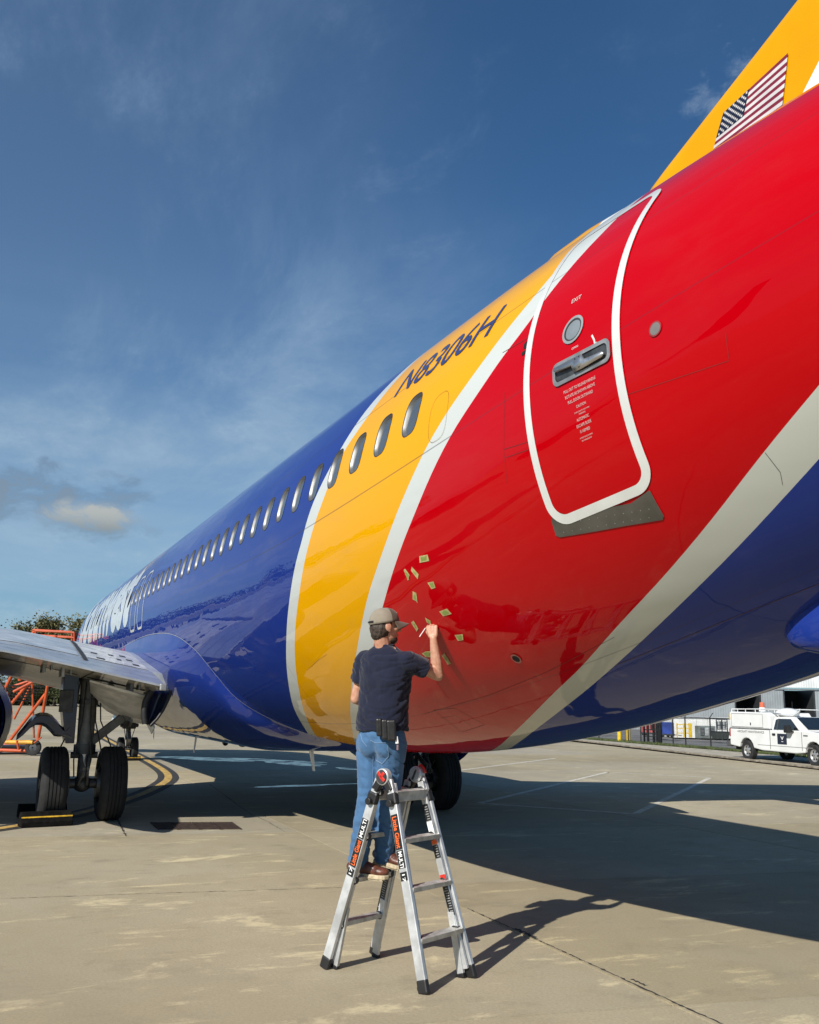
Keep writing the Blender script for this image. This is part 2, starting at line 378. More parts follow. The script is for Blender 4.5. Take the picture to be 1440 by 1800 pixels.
# ragged crack along the long joint beside the ladder
M_CRACK = mat('crack_dark', (0.030, 0.026, 0.022), .95)
def crack(pts, w, seed, n=60):
    rng = random.Random(seed); P = [gnd(*p) for p in pts]; L = []; R_ = []
    for i in range(n + 1):
        f = i / n * (len(P) - 1); k = min(int(f), len(P) - 2); p = P[k].lerp(P[k + 1], f - k); d = (P[k + 1] - P[k]).normalized(); nn = V((-d.y, d.x, 0)); o_ = rng.uniform(-.006, .006); ww = w * rng.choice((.25, .5, .8, 1, 1.5)) * rng.uniform(.5, 1)
        L.append(p + nn * (o_ + ww) + V((0, 0, .004))); R_.append(p + nn * (o_ - ww * rng.uniform(.4, 1)) + V((0, 0, .004)))
    o = MB().grid([L, R_]).build('joint_crack', M_CRACK, None, 0); tag(o, kind='structure')
crack([(1272, 1802), (1040, 1696), (940, 1650), (822, 1597)], .010, 1, 120); crack([(905, 1632), (945, 1651)], .022, 2, 24); crack([(206, 1440), (214, 1456), (222, 1470)], .020, 3, 24); crack([(1110, 1722), (1135, 1733)], .02, 5, 16); crack([(0, 1580), (300, 1570), (600, 1560.5)], .006, 7, 80); crack([(500, 1462), (470, 1444), (440, 1431), (365, 1376)], .008, 8, 60)
# standing water
M_WATER = bpy.data.materials.new('standing_water'); M_WATER.use_nodes = True
_t = M_WATER.node_tree; _b = _t.nodes['Principled BSDF']; _b.inputs['Base Color'].default_value = (0.05, 0.047, 0.04, 1); _b.inputs['Roughness'].default_value = 0.10; _b.inputs['IOR'].default_value = 1.10
_h = G(_t); _t.links.new(_h.ramp(_h.noise(NN(_t, 'ShaderNodeNewGeometry').outputs['Position'], 1.6, 6, 0.6), 0.40, 0.62, 0.06, 0.30), _b.inputs['Roughness'])
def puddle(cx, cy, rx, ry, rot, seed):
    rng = random.Random(seed); ph = [rng.uniform(0, 6.28) for _ in range(6)]; ring = []
    for i in range(72):
        a = 2 * PI * i / 72; k = 1 + sum(math.sin((j + 2) * a + ph[j]) * 0.34 / (j + 1.4) for j in range(5))
        x = math.cos(a) * rx * k; y = math.sin(a) * ry * k
        ring.append((cx + x * math.cos(rot) - y * math.sin(rot), cy + x * math.sin(rot) + y * math.cos(rot), 0.006))
    b = MB(); b.add(ring, [tuple(range(72))]); return tag(b.build('puddle', M_WATER, None, 0), kind='structure')
puddle(4.2, 3.1, 2.6, 0.85, 0.75, 2); puddle(6.6, 4.6, 1.3, 0.55, 0.6, 5); puddle(14.3, 2.4, 0.20, 1.25, 0.12, 9); puddle(9.4, 5.6, 0.7, 0.35, 0.5, 4)
# drain grate (four iron panels)
M_IRON = mat('rusty_iron', (0.060, 0.036, 0.028), 0.75, 0.3, var=0.4, vscale=14, bump=0.003)
ga, gb, gc_, gd = (gnd(263, 1447), gnd(409, 1446.5), gnd(426, 1458.5), gnd(277, 1459))
dg_ = thing('drain_grate', 'row of four rusty iron grate panels set in the concrete behind the left main wheels', 'drain grate', (ga + gc_) / 2)
for k in range(4):
    t0, t1 = k / 4 + 0.006, (k + 1) / 4 - 0.006
    a0, a1, b0, b1 = ga.lerp(gb, t0), ga.lerp(gb, t1), gd.lerp(gc_, t0), gd.lerp(gc_, t1)
    b = MB(); N = 9
    for i in range(N):
        s0 = i / N + 0.012; s1 = (i + 1) / N - 0.012 - 0.03
        b.prism([p + V((0, 0, 0.003)) for p in (a0.lerp(b0, s0), a1.lerp(b1, s0), a1.lerp(b1, s1), a0.lerp(b0, s1))], (0, 0, 0.012))
    for s in (0, 0.94): b.prism([p + V((0, 0, 0.002)) for p in (a0.lerp(a1, s), a0.lerp(a1, s + .06), b0.lerp(b1, s + .06), b0.lerp(b1, s))], (0, 0, 0.015))
    b.build('grate_panel', M_IRON, dg_, 0)

# ------------------------------------------------------------------ aeroplane surface
ZU = 3.3928818; HB = 2.0759859; ZW = 3.794; XW0 = 29.50335; PITCH = 0.508
Q = (24.249054730898507, 3.0935433415358236, 25.449300871059, 1.8996011432454551, 0.7946659512909137); X1 = 38.0
def prof(x):
    x = np.asarray(x, float); xw, pw, xb, pb, dt = Q
    t = np.clip((x - xw) / (X1 - xw), 0, 1); hw = 1.88 - 1.63 * t ** pw
    b = np.clip((x - xb) / (X1 - xb), 0, 1); zb0 = ZU - HB; zb = zb0 + (4.45 - zb0) * b ** pb
    tt = np.clip((x - 30) / (X1 - 30), 0, 1); zt = ZU + 1.88 - dt * tt ** 2
    # nose
    n = np.clip(x / 6.2, 0, 1); k = np.sqrt(np.maximum(1 - (1 - n) ** 2.3, 0)); k2 = np.sqrt(np.maximum(1 - (1 - n) ** 1.9, 0))
    nz = ZU - 0.75
    hw = hw * k; zb = np.where(x < 6.2, nz + (zb - nz) * k, zb); zt = np.where(x < 6.2, nz + (zt - nz) * k2 ** 1.25, zt)
    zc = zb + (zt - zb) * HB / (HB + 1.88)
    return hw, zt, zb, zc
def _fp(x, ph):
    hw, zt, zb, zc = prof(x); ph = np.asarray(ph, float); c = np.cos(ph)
    return np.stack([np.asarray(x, float) + 0 * ph, -hw * np.sin(ph), zc + np.where(c > 0, (zt - zc) * c, (zc - zb) * c)], -1)
def fn(x, ph):
    e = 1e-3; a = _fp(x + e, ph) - _fp(x - e, ph); b = _fp(x, ph + e) - _fp(x, ph - e)
    n = np.cross(b, a); l = np.linalg.norm(n, axis=-1, keepdims=True); return n / np.maximum(l, 1e-12)
def fp(x, ph, off=0.0):
    x = np.asarray(x, float); ph = np.asarray(ph, float); x, ph = np.broadcast_arrays(x, ph)
    p = _fp(x, ph); return p + fn(x, ph) * off if np.any(off) else p
assert fn(20.0, PI / 2)[1] < 0
def fhit(u, v, tmin=1.0):
    d = ray(u, v); ts = np.linspace(tmin, 30, 8000); P = CAM + ts[:, None] * d
    hw, zt, zb, zc = prof(P[:, 0]); h = np.where(P[:, 2] > zc, zt - zc, zc - zb)
    F = (P[:, 1] / np.maximum(hw, 1e-6)) ** 2 + ((P[:, 2] - zc) / h) ** 2 - 1
    i = np.where(F < 0)[0]
    if len(i) == 0: p = P[np.argmin(F)]
    else:
        i = i[0]; t = F[i - 1] / (F[i - 1] - F[i]); p = P[i - 1] + t * (P[i] - P[i - 1])
    hw, zt, zb, zc = prof(p[0])
    return float(p[0]), float(np.arctan2(-p[1] / hw, (p[2] - zc) / ((zt - zc) if p[2] > zc else (zc - zb))) % (2 * PI))
# borders of the livery bands: station x as a function of the angle round the body (0 top, pi/2 port side, pi belly)
BANDS = [
 [(0.0, 28.60), (.755, 28.62), (.905, 28.45), (1.051, 28.22), (1.160, 28.086), (1.265, 27.948), (1.354, 27.776), (1.476, 27.521), (1.653, 27.23), (1.662, 27.18), (1.870, 26.702), (2.041, 26.262), (2.286, 25.563), (2.458, 25.024), (2.622, 24.57), (2.704, 24.30), (2.931, 23.418), (3.142, 22.4)],
 [(0.0, 28.72), (.755, 28.74), (.905, 28.66), (1.004, 28.57), (1.107, 28.455), (1.194, 28.31), (1.281, 28.095), (1.485, 27.826), (1.571, 27.655), (1.671, 27.435), (1.867, 27.006), (2.008, 26.627), (2.168, 26.201), (2.313, 25.817), (2.469, 25.345), (2.635, 24.806), (2.851, 24.026), (3.142, 22.9)],
 [(0.0, 29.35), (.4, 30.2), (.787, 31.05), (.965, 31.09), (1.051, 31.04), (1.151, 30.917), (1.259, 30.687), (1.345, 30.479), (1.409, 30.295), (1.471, 30.095), (1.552, 29.865), (1.627, 29.656), (1.696, 29.46), (1.837, 29.04), (1.921, 28.759), (1.979, 28.55), (2.102, 28.152), (2.197, 27.83), (2.382, 27.139), (2.510, 26.649), (2.671, 26.052), (2.898, 25.118), (3.142, 24.05)],
 [(0.0, 30.2), (.4, 31.1), (.80, 31.53), (.981, 31.45), (1.091, 31.304), (1.208, 31.132), (1.319, 30.933), (1.384, 30.747), (1.466, 30.537), (1.543, 30.292), (1.633, 30.013), (1.780, 29.596), (1.871, 29.298), (1.959, 29.013), (2.053, 28.704), (2.145, 28.384), (2.305, 27.828), (2.482, 27.214), (2.675, 26.544), (2.885, 25.772), (3.142, 24.75)],
 [(0.0, 41.0), (1.0, 36.9), (1.6, 34.45), (1.85, 33.55), (2.068, 32.836), (2.274, 32.069), (2.347, 31.75), (2.419, 31.392), (2.470, 31.093), (2.539, 30.723), (2.621, 30.29), (2.677, 29.905), (2.777, 29.338), (2.897, 28.672), (3.086, 27.745), (3.30, 26.7)],
 [(0.0, 42.0), (1.0, 37.7), (1.6, 35.25), (1.9, 34.1), (2.1, 33.3), (2.267, 32.671), (2.350, 32.316), (2.416, 32.008), (2.480, 31.666), (2.564, 31.185), (2.635, 30.752), (2.726, 30.176), (2.796, 29.693), (2.896, 29.061), (3.025, 28.368), (3.16, 27.75), (3.45, 26.3)]]
def _smooth_band(L):
    ph = np.array([p[0] for p in L]); xs = np.array([p[1] for p in L]); gph = np.linspace(0, PI + .35, 700); y = np.interp(gph, ph, xs)
    k = np.exp(-np.linspace(-2, 2, 31) ** 2); k /= k.sum(); yp = np.pad(y, 15, mode='reflect', reflect_type='odd')
    return gph, np.convolve(yp, k, 'valid')
BS = [_smooth_band(L) for L in BANDS]
def band_d(x, ph):
    ph = np.mod(np.asarray(ph, float), 2 * PI); ph = np.where(ph > PI + .3, 2 * PI - ph, ph)
    return [np.asarray(x) - np.interp(ph, a, b) for a, b in BS]

# paint materials
def paint(name, col, rough=0.22, livery=False):
    m = bpy.data.materials.new(name); m.use_nodes = True; t = m.node_tree; b = t.nodes['Principled BSDF']; h = G(t)
    ge = NN(t, 'ShaderNodeNewGeometry').outputs['Position']
    if livery:
        BL, WH, YE, RE, W2 = (0.012, 0.030, 0.190), (0.47, 0.50, 0.485), (0.64, 0.305, 0.0), (0.40, 0.0, 0.003), (0.44, 0.455, 0.41)
        cols = [WH, YE, WH, RE, W2, BL]; c = BL
        for i, cc in enumerate(cols):
            c = h.mix(h.m('GREATER_THAN', h.attr('band%d' % (i + 1)), 0.0), c, cc)
        X = h.attr('station'); P = h.attr('angle')
        lines = None
        def near(a, pos, w): return h.ramp(h.m('ABSOLUTE', h.m('SUBTRACT', a, pos)), w * 0.5, w * 1.2, 1.0, 0.0)
        for pos in (1.14, 1.585, 2.60): 
            n = near(P, pos, 0.0032); lines = n if lines is None else h.m('MAXIMUM', lines, n)
        for pos in (25.9, 22.3, 19.5, 16.7): lines = h.m('MAXIMUM', lines, h.m('MULTIPLY', near(X, pos, 0.004), 0.7))
        dirt = h.noise(h.mapv(ge, (0.9, 3.0, 3.0)), 1.0, 6, 0.65, 0.3)
        c = h.mix(h.m('MULTIPLY', h.ramp(dirt, 0.5, 0.85, 0.0, 0.16), h.ramp(h.attr('band4'), -0.1, 0.1, 1.0, 0.25)), c, (0.16, 0.14, 0.11))
        c = h.mix(h.m('MULTIPLY', lines, h.ramp(h.attr('band4'), -0.1, 0.1, 0.55, 0.30)), c, (0.03, 0.02, 0.03))
        t.links.new(c, b.inputs['Base Color'])
    else:
        n = h.noise(ge, 1.3, 5, 0.6); t.links.new(h.mix(h.ramp(n, 0.3, 0.75), tuple(x * 0.88 for x in col), col), b.inputs['Base Color'])
    b.inputs['Roughness'].default_value = rough; b.inputs['Coat Weight'].default_value = 0.82; b.inputs['Coat Roughness'].default_value = 0.012; b.inputs['Coat IOR'].default_value = 1.34
    b.inputs['Specular IOR Level'].default_value = 0.0
    bn = NN(t, 'ShaderNodeBump'); bn.inputs['Strength'].default_value = 1.0; bn.inputs['Distance'].default_value = 0.016
    wav = h.m('ADD', h.noise(h.mapv(ge, (0.55, 1.6, 1.6)), 1.0, 2, 0.4), h.m('MULTIPLY', h.noise(h.mapv(ge, (2.0, 4.2, 4.2)), 1.0, 2, 0.4), 0.16))
    t.links.new(wav, bn.inputs['Height']); t.links.new(bn.outputs[0], b.inputs['Normal']); t.links.new(bn.outputs[0], b.inputs['Coat Normal'])
    return m
M_LIV = paint('livery_paint', None, livery=True)
M_BLUE = paint('blue_paint', (0.012, 0.030, 0.190)); M_YELP = paint('yellow_paint', (0.64, 0.305, 0.0)); M_REDP = paint('red_paint', (0.40, 0.0, 0.003))
M_WHP = paint('white_paint', (0.74, 0.75, 0.73)); M_GRYP = paint('light_grey_paint', (0.50, 0.52, 0.53), 0.35)
M_ALU = mat('bare_aluminium', (0.62, 0.62, 0.62), 0.33, 0.9, var=0.15, vscale=5)
M_ALUD = mat('dull_aluminium', (0.36, 0.37, 0.37), 0.45, 0.6, var=0.25, vscale=8)
M_STEEL = mat('dark_steel', (0.075, 0.08, 0.085), 0.45, 0.5, var=0.3, vscale=10)
M_NAVYD = mat('door_navy_paint', (0.016, 0.020, 0.055), 0.35, coat=.6, var=.25)
M_GEAR = mat('gear_grey_paint', (0.13, 0.135, 0.135), 0.5, 0.1, var=0.25, vscale=9)
M_RUB = mat('tyre_rubber', (0.018, 0.018, 0.019), 0.85, var=0.35, vscale=9, bump=0.002)
M_BLACK = mat('black_plastic', (0.012, 0.012, 0.013), 0.5, var=0.2)
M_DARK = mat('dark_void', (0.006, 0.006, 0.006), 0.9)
M_GLASS = mat('cabin_glass', (0.07, 0.08, 0.085), 0.10, 0.0, coat=1.0, var=0.1)
M_SEAL = mat('window_seal', (0.035, 0.036, 0.038), 0.6)
M_WBEV = mat('polished_window_reveal', (0.10, 0.103, 0.103), 0.36, 0.1, var=0.1)
M_MARKW = mat('white_marking', (0.60, 0.61, 0.59), 0.35, coat=0.8, var=0.05)
M_MARKB = mat('blue_marking', (0.022, 0.026, 0.12), 0.3, coat=0.8, var=0.05)

plane = thing('passenger_jet', 'blue, yellow and red twin-engine passenger jet parked on the concrete apron', 'aeroplane', (19.6, 0, 0))
NW = 46
def winx(k): return XW0 - PITCH * k
PHW = 1.3558            # angle of the cabin window centres
AW, AH = 0.168, 0.212   # half size of a window patch
PTOP, PBOT = PHW - AH / 1.88, PHW + AH / 1.88
NXS, NPS = 6, 8
def se(dx, dy, a, b, n=3.2):
    k = ((abs(dx) / a) ** n + (abs(dy) / b) ** n) ** (-1.0 / n); return dx * k, dy * k
def fuselage():
    xs = list(6.2 * (np.linspace(0.0, 1, 30)[:-1] ** 1.6) + 0.004)
    wins = [(winx(k), k) for k in range(NW - 1, -1, -1)]
    x = xs[-1]; first = wins[0][0] - AW
    xs += list(np.linspace(x, first, 5)[1:-1])
    blocks = {}
    for wx, k in wins:
        blocks[len(xs)] = k; xs += list(np.linspace(wx - AW, wx + AW, NXS + 1))
    xs += list(np.linspace(wins[-1][0] + AW, 37.96, 60)[1:])
    up = np.linspace(-PI / 2, PTOP, 100); dn = np.linspace(PBOT, 1.5 * PI, 108)
    ph = np.concatenate([up[:-1], np.linspace(PTOP, PBOT, NPS + 1), dn[1:]]); j0 = 99
    xs = np.array(xs); NX, NP = len(xs), len(ph)
    XX, PP = np.meshgrid(xs, ph, indexing='ij')
    X = XX.ravel().tolist(); P = PP.ravel().tolist(); faces = []
    idx = lambda i, j: i * NP + j
    skip = set()
    for i0 in blocks:
        for a in range(NXS):
            for b in range(NPS): skip.add((i0 + a, j0 + b))
    for i in range(NX - 1):
        for j in range(NP - 1):
            if (i, j) not in skip: faces.append((idx(i, j), idx(i, j + 1), idx(i + 1, j + 1), idx(i + 1, j)))
    for i0, k in blocks.items():
        loop = [(i0 + a, j0) for a in range(NXS)] + [(i0 + NXS, j0 + b) for b in range(NPS)] + [(i0 + NXS - a, j0 + NPS) for a in range(NXS)] + [(i0, j0 + NPS - b) for b in range(NPS)]
        base = len(X); n = len(loop)
        for (i, j) in loop:
            ddx = xs[i] - winx(k); ds = (ph[j] - PHW) * 1.88; ox, oy = se(ddx, ds, 0.125, 0.185)
            X.append(winx(k) + ox); P.append(PHW + oy / 1.88)
        for q in range(n):
            r_ = (q + 1) % n
            faces.append((idx(*loop[q]), base + q, base + r_, idx(*loop[r_])))
    X = np.array(X); P = np.array(P)
    return X, P, faces
def surf_obj(name, X, P, faces, m, parent, off=0.0, attrs=True):
    co = fp(X, P, off); nr = fn(X, P); me = bpy.data.meshes.new(name); me.from_pydata(co.tolist(), [], faces); me.update()
    # orient faces outward
    if len(me.polygons):
        p = me.polygons[len(me.polygons) // 2]
        if p.normal.dot(V(nr[p.vertices[0]])) < 0: me.flip_normals()
    if m is not None: me.materials.append(m)
    if attrs:
        for i, d in enumerate(band_d(X, P)):
            a = me.attributes.new('band%d' % (i + 1), 'FLOAT', 'POINT'); a.data.foreach_set('value', np.asarray(d, np.float32))
        a = me.attributes.new('station', 'FLOAT', 'POINT'); a.data.foreach_set('value', np.asarray(X, np.float32))
        a = me.attributes.new('angle', 'FLOAT', 'POINT'); a.data.foreach_set('value', np.asarray(P, np.float32))
    me.polygons.foreach_set('use_smooth', [True] * len(me.polygons))
    me.normals_split_custom_set_from_vertices([V(n) for n in nr])
    o = bpy.data.objects.new(name, me); COL.objects.link(o); attach(o, parent); return o
fus = surf_obj('fuselage', *fuselage(), M_LIV, plane)
# surface decal helpers --------------------------------------------
def patch(name, outline, m, parent=None, off=0.003, attrs=False, step=0.06, thick=0.0):
    """filled outline given in (station, angle); cut every `step` metres so that it bends with the skin"""
    parent = parent or fus
    bm = bmesh.new(); vs = [bm.verts.new((x, a * 1.8, 0)) for x, a in outline]; bm.faces.new(vs)
    for ax, no in ((0, (1, 0, 0)), (1, (0, 1, 0))):
        c = [v.co[ax] for v in bm.verts]; y = min(c) + step
        while y < max(c) - 1e-4:
            bmesh.ops.bisect_plane(bm, geom=bm.verts[:] + bm.edges[:] + bm.faces[:], plane_co=tuple(y if i == ax else 0 for i in range(3)), plane_no=no); y += step
    bmesh.ops.triangulate(bm, faces=[f for f in bm.faces if len(f.verts) > 4])
    bm.verts.index_update()
    X = np.array([v.co.x for v in bm.verts]); P = np.array([v.co.y / 1.8 for v in bm.verts]); F = [tuple(v.index for v in f.verts) for f in bm.faces]; bm.free()
    o = surf_obj(name, X, P, F, m, parent, off, attrs)
    if thick:
        md = o.modifiers.new('thickness', 'SOLIDIFY'); md.thickness = thick; md.offset = -1
    return o
def band(name, outer, inner, m, parent=None, off=0.004, attrs=False):
    parent = parent or fus; n = len(outer); X = []; P = []; F = []
    for i in range(n): X += [outer[i][0], inner[i][0]]; P += [outer[i][1], inner[i][1]]
    for i in range(n):
        j = (i + 1) % n; F.append((2 * i, 2 * i + 1, 2 * j + 1, 2 * j))
    return surf_obj(name, np.array(X), np.array(P), F, m, parent, off, attrs)
def rrect(x0, x1, a0, a1, r, n=10, side=14, R=1.75):
    """rounded rectangle in (station, angle): a0 top, a1 bottom"""
    pts = []; h0, h1 = a0 * R, a1 * R
    def arc(cx, cy, s):
        for i in range(n + 1):
            t = s + (PI / 2) * i / n; pts.append((cx + r * math.cos(t), cy + r * math.sin(t)))
    arc(x1 - r, h1 - r, 0); arc(x0 + r, h1 - r, PI / 2); arc(x0 + r, h0 + r, PI); arc(x1 - r, h0 + r, 1.5 * PI)
    out = []
    for i, p in enumerate(pts):
        q = pts[(i + 1) % len(pts)]; d = math.hypot(q[0] - p[0], q[1] - p[1]); k = max(1, int(d / 0.06))
        for s in range(k): out.append((p[0] + (q[0] - p[0]) * s / k, (p[1] + (q[1] - p[1]) * s / k) / R))
    return out
def shrink(outl, d, R=1.75):
    n = len(outl); out = []
    P = [V((x, a * R, 0)) for x, a in outl]; area = sum(P[i].x * P[(i + 1) % n].y - P[(i + 1) % n].x * P[i].y for i in range(n)); sg = 1 if area > 0 else -1
    for i in range(n):
        t = (P[(i + 1) % n] - P[i - 1]).normalized(); nr = V((-t.y, t.x, 0)) * sg; q = P[i] + nr * d; out.append((q.x, q.y / R))
    return out
def oval(cx, ca, rx, ry, n=28, e=2.0, R=1.75):
    out = []
    for i in range(n):
        t = 2 * PI * i / n; c, s_ = math.cos(t), math.sin(t)
        out.append((cx + rx * abs(c) ** (2 / e) * (1 if c > 0 else -1), ca + ry * abs(s_) ** (2 / e) * (1 if s_ > 0 else -1) / R))
    return out
def surf_text(name, body, x0, a0, height, m, parent=None, width=None, shear=0.0, bold=0.0, align='LEFT', off=0.005, slope=0.0, R=1.75):
    vs, fs = text_geo(body, 1.0, shear, bold, align, cut=0.12)
    ys = [p[1] for p in vs]; xs = [p[0] for p in vs]; k = height / (max(ys) - min(ys)); kx = k if width is None else width / (max(xs) - min(xs))
    X = np.array([x0 + x * kx for x, y in vs]); P = np.array([a0 - (y - min(ys)) * k / R + slope * x * kx / R for x, y in vs])
    return surf_obj(name, X, P, fs, m, parent or fus, off, False)

# cabin windows: frame with a bevelled reveal, pane set back in the skin
def window(k):
    n = 36; rings = [(0.127, 0.187, 0.0025), (0.121, 0.181, 0.0025), (0.118, 0.178, -0.002), (0.103, 0.162, -0.018), (0.101, 0.160, -0.022)]
    X = []; P = []; O = []; F = []
    for a, b, o in rings:
        for i in range(n):
            t = 2 * PI * i / n; x, y = se(math.cos(t), math.sin(t) * 1.4, a, b); X.append(winx(k) + x); P.append(PHW + y / 1.88); O.append(o)
    for q in range(len(rings) - 1):
        for i in range(n): F.append((q * n + i, q * n + (i + 1) % n, (q + 1) * n + (i + 1) % n, (q + 1) * n + i))
    co = fp(np.array(X), np.array(P)) + fn(np.array(X), np.array(P)) * np.array(O)[:, None]
    b = MB(); b.add([V(c) for c in co], F); fr = b.build('window_frame', M_WBEV, win_parent, 60)
    fr.data.materials.append(M_SEAL)
    for p in fr.data.polygons:
        if p.index < 2 * n: p.material_index = 1
    X = [winx(k)]; P = [PHW]; O = [-0.014]; F = []
    for r_, o in ((0.5, -0.015), (1.0, -0.021)):
        for i in range(n):
            t = 2 * PI * i / n; x, y = se(math.cos(t), math.sin(t) * 1.4, 0.103, 0.162); X.append(winx(k) + x * r_); P.append(PHW + y * r_ / 1.88); O.append(o)
    for i in range(n):
        j = (i + 1) % n; F += [(0, 1 + i, 1 + j), (1 + i, 1 + n + i, 1 + n + j, 1 + j)]
    co = fp(np.array(X), np.array(P)) + fn(np.array(X), np.array(P)) * np.array(O)[:, None]
    MB().add([V(c) for c in co], F).build('window_pane', M_GLASS, fr, 180)
win_parent = fus
for k in range(NW): window(k)
band('window_plug_outline', oval(29.97, 1.462, 0.13, 0.185, 36, 3), oval(29.97, 1.462, 0.1275, 0.1825, 36, 3), mat('yellow_seam', (.22, .13, .01), .6))

# rear door
M_SEAM = mat('skin_seam', (0.055, 0.022, 0.022), 0.6)
M_INK = mat('thin_white_print', (0.56, 0.46, 0.44), 0.4)
DX0, DX1 = 31.00, 31.86
def door_outline(d=0.0):
    # left and right edges lean a little, as the body tapers
    r = rrect(0, 1, 0, 1, 0.16, 10, 14, 1.9)
    out = []
    for s, t in rrect(0.0, 0.84, 0.90, 2.105, 0.15, 10): out.append((31.025 + s - 0.035 * (t - 1.4) , t + 0.035 * s - 0.02))
    return out
DO = door_outline()
door = patch('door', shrink(DO, 0.03), M_LIV, fus, 0.004, True, 0.09)
band('door_outline', DO, shrink(DO, 0.060), M_MARKW, door, 0.0065)
# porthole
pc = (31.478, 1.474)
band('porthole_rim', oval(*pc, 0.091, 0.091), oval(*pc, 0.074, 0.074), mat('porthole_rim', (0.34, 0.36, 0.36), 0.4, 0.3), door, 0.010)
_ph = patch('porthole_pane', oval(*pc, 0.078, 0.078), mat('porthole_glass', (0.24, 0.27, 0.28), 0.12, 0.2, coat=1.0), door, 0.006)
band('porthole_inner_ring', oval(*pc, 0.075, 0.075), oval(*pc, 0.064, 0.064), M_SEAL, _ph, 0.0085)
# handle in its recess
HC = (31.545, 1.6195); hs_ = 0.069
def hp(x, y, o=0.0):  # local handle plane: x aft, y up in metres
    X = HC[0] + x; P = HC[1] - y / 1.75 + hs_ * x / 1.75
    return X, P
def hpath(pts): return [hp(*p) for p in pts]
def hpath2(pts): return [hp(x, y * .84) for x, y in pts]
def rr2(w, h, r, n=8):
    pts = []
    for cx, cy, s in ((w - r, h - r, 0), (-w + r, h - r, PI / 2), (-w + r, -h + r, PI), (w - r, -h + r, 1.5 * PI)):
        for i in range(n + 1): t = s + PI / 2 * i / n; pts.append((cx + r * math.cos(t), cy + r * math.sin(t)))
    return pts
hrim = band('handle_rim', hpath(rr2(0.240, 0.070, 0.045)), hpath(rr2(0.216, 0.047, 0.028)), M_ALUD, door, 0.013)
patch('handle_recess', hpath(rr2(0.222, 0.053, 0.030)), M_STEEL, door, 0.006, step=0.2)
hb = [(-0.208, 0.046), (-0.02, 0.050), (0.028, 0.048), (0.050, 0.004), (0.19, -0.006), (0.205, -0.022), (0.185, -0.040), (0.02, -0.051), (-0.035, -0.050), (-0.058, 0.004), (-0.195, 0.014), (-0.210, 0.028)]
hd = patch('door_handle', hpath2(hb), M_ALU, hrim, 0.030, step=0.3, thick=0.014)
for q in ((-0.02, 0.03), (0.015, 0.032), (-0.03, -0.028), (0.01, -0.03)): patch('rivet', [hp(q[0] + 0.005 * math.cos(t), q[1] + 0.005 * math.sin(t)) for t in np.linspace(0, 2 * PI, 9)[:-1]], M_BLACK, hrim, 0.0312, step=1)
surf_text('exit_marking', 'EXIT', 31.420, 1.350, 0.030, M_MARKW, door, width=0.085, off=0.006, slope=hs_)
surf_text('open_marking', 'OPEN', 31.470, 1.553, 0.013, M_MARKW, door, width=0.055, off=0.006, slope=hs_)
lines_ = [('PULL OUT TO RELEASE HANDLE', 1.692, .022, .30), ('ROTATE AS SHOWN ABOVE', 1.712, .022, .28), ('PULL DOOR OUTWARD', 1.732, .022, .235), ('CAUTION', 1.756, .020, .09), ('STAND CLEAR OF DOOR WHEN', 1.772, .010, .14), ('OPENING', 1.781, .010, .06), ('AUTOMATIC', 1.800, .022, .115), ('ESCAPE SLIDE', 1.820, .022, .135), ('IS ARMED', 1.840, .022, .09), ('IF RED FLAG SHOWS', 1.858, .011, .115), ('IN WINDOW', 1.868, .011, .09)]
for body, a, hh, ww in lines_: surf_text('door_instruction', body, 31.515 - (a - 1.69) * 0.12, a, hh * .8, M_INK, door, width=ww * .88, off=0.006, slope=hs_, align='CENTER')
ar = [(0.0, 0.0), (0.012, 0.004), (0.030, -0.035), (0.036, -0.062), (0.046, -0.060), (0.030, -0.092), (0.012, -0.066), (0.024, -0.064), (0.018, -0.038)]
patch('arrow_marking', [(31.635 + x, 1.545 - y / 1.75) for x, y in ar], M_MARKW, door, 0.006)
# scuff plate under the door, hinge covers, drains, ports
sc = [fhit(*p) for p in ((972, 898), (1000, 905), (1110, 884), (1130, 870), (1143, 861), (1168, 906), (1166, 913), (1100, 924), (985, 944), (978, 941), (971, 918))]
scp = patch('scuff_plate', sc, mat('scuff_plate_metal', (0.105, 0.10, 0.085), 0.5, 0.35, var=0.18, vscale=5), fus, 0.0045, step=0.08)
for k in range(11):
    for j, dv in enumerate((9, 24)):
        u = 992 + k * 15; v = 912 + dv - (u - 985) * 0.17
        c_ = fhit(u, v); patch('rivet', oval(*c_, 0.004, 0.004, 8), M_ALUD, scp, 0.0055, step=1)
for (pa, w_, h_) in (((926, 606), 0.030, 0.026), ((922, 620), 0.028, 0.015)):
    c_ = fhit(*pa); patch('hinge_pocket', oval(*c_, w_, h_, 20, 2.6), M_DARK, fus, 0.0035)
def seam(pts, w=0.0035, m=None, par=None, off=0.0016):
    w = w * .55
    L = [fhit(*p) if p[0] > 60 else p for p in pts]; A = [];
    for i, p in enumerate(L):
        q0 = L[max(0, i - 1)]; q1 = L[min(len(L) - 1, i + 1)]; t = V((q1[0] - q0[0], (q1[1] - q0[1]) * 1.75, 0)).normalized(); n_ = V((-t.y, t.x, 0)) * w
        A.append(((p[0] + n_.x, p[1] + n_.y / 1.75), (p[0] - n_.x, p[1] - n_.y / 1.75)))
    X = [a for q in A for a in (q[0][0], q[1][0])]; P = [a for q in A for a in (q[0][1], q[1][1])]
    return surf_obj('panel_seam', np.array(X), np.array(P), [(2 * i, 2 * i + 1, 2 * i + 3, 2 * i + 2) for i in range(len(A) - 1)], m or M_SEAM, par or fus, off, False)
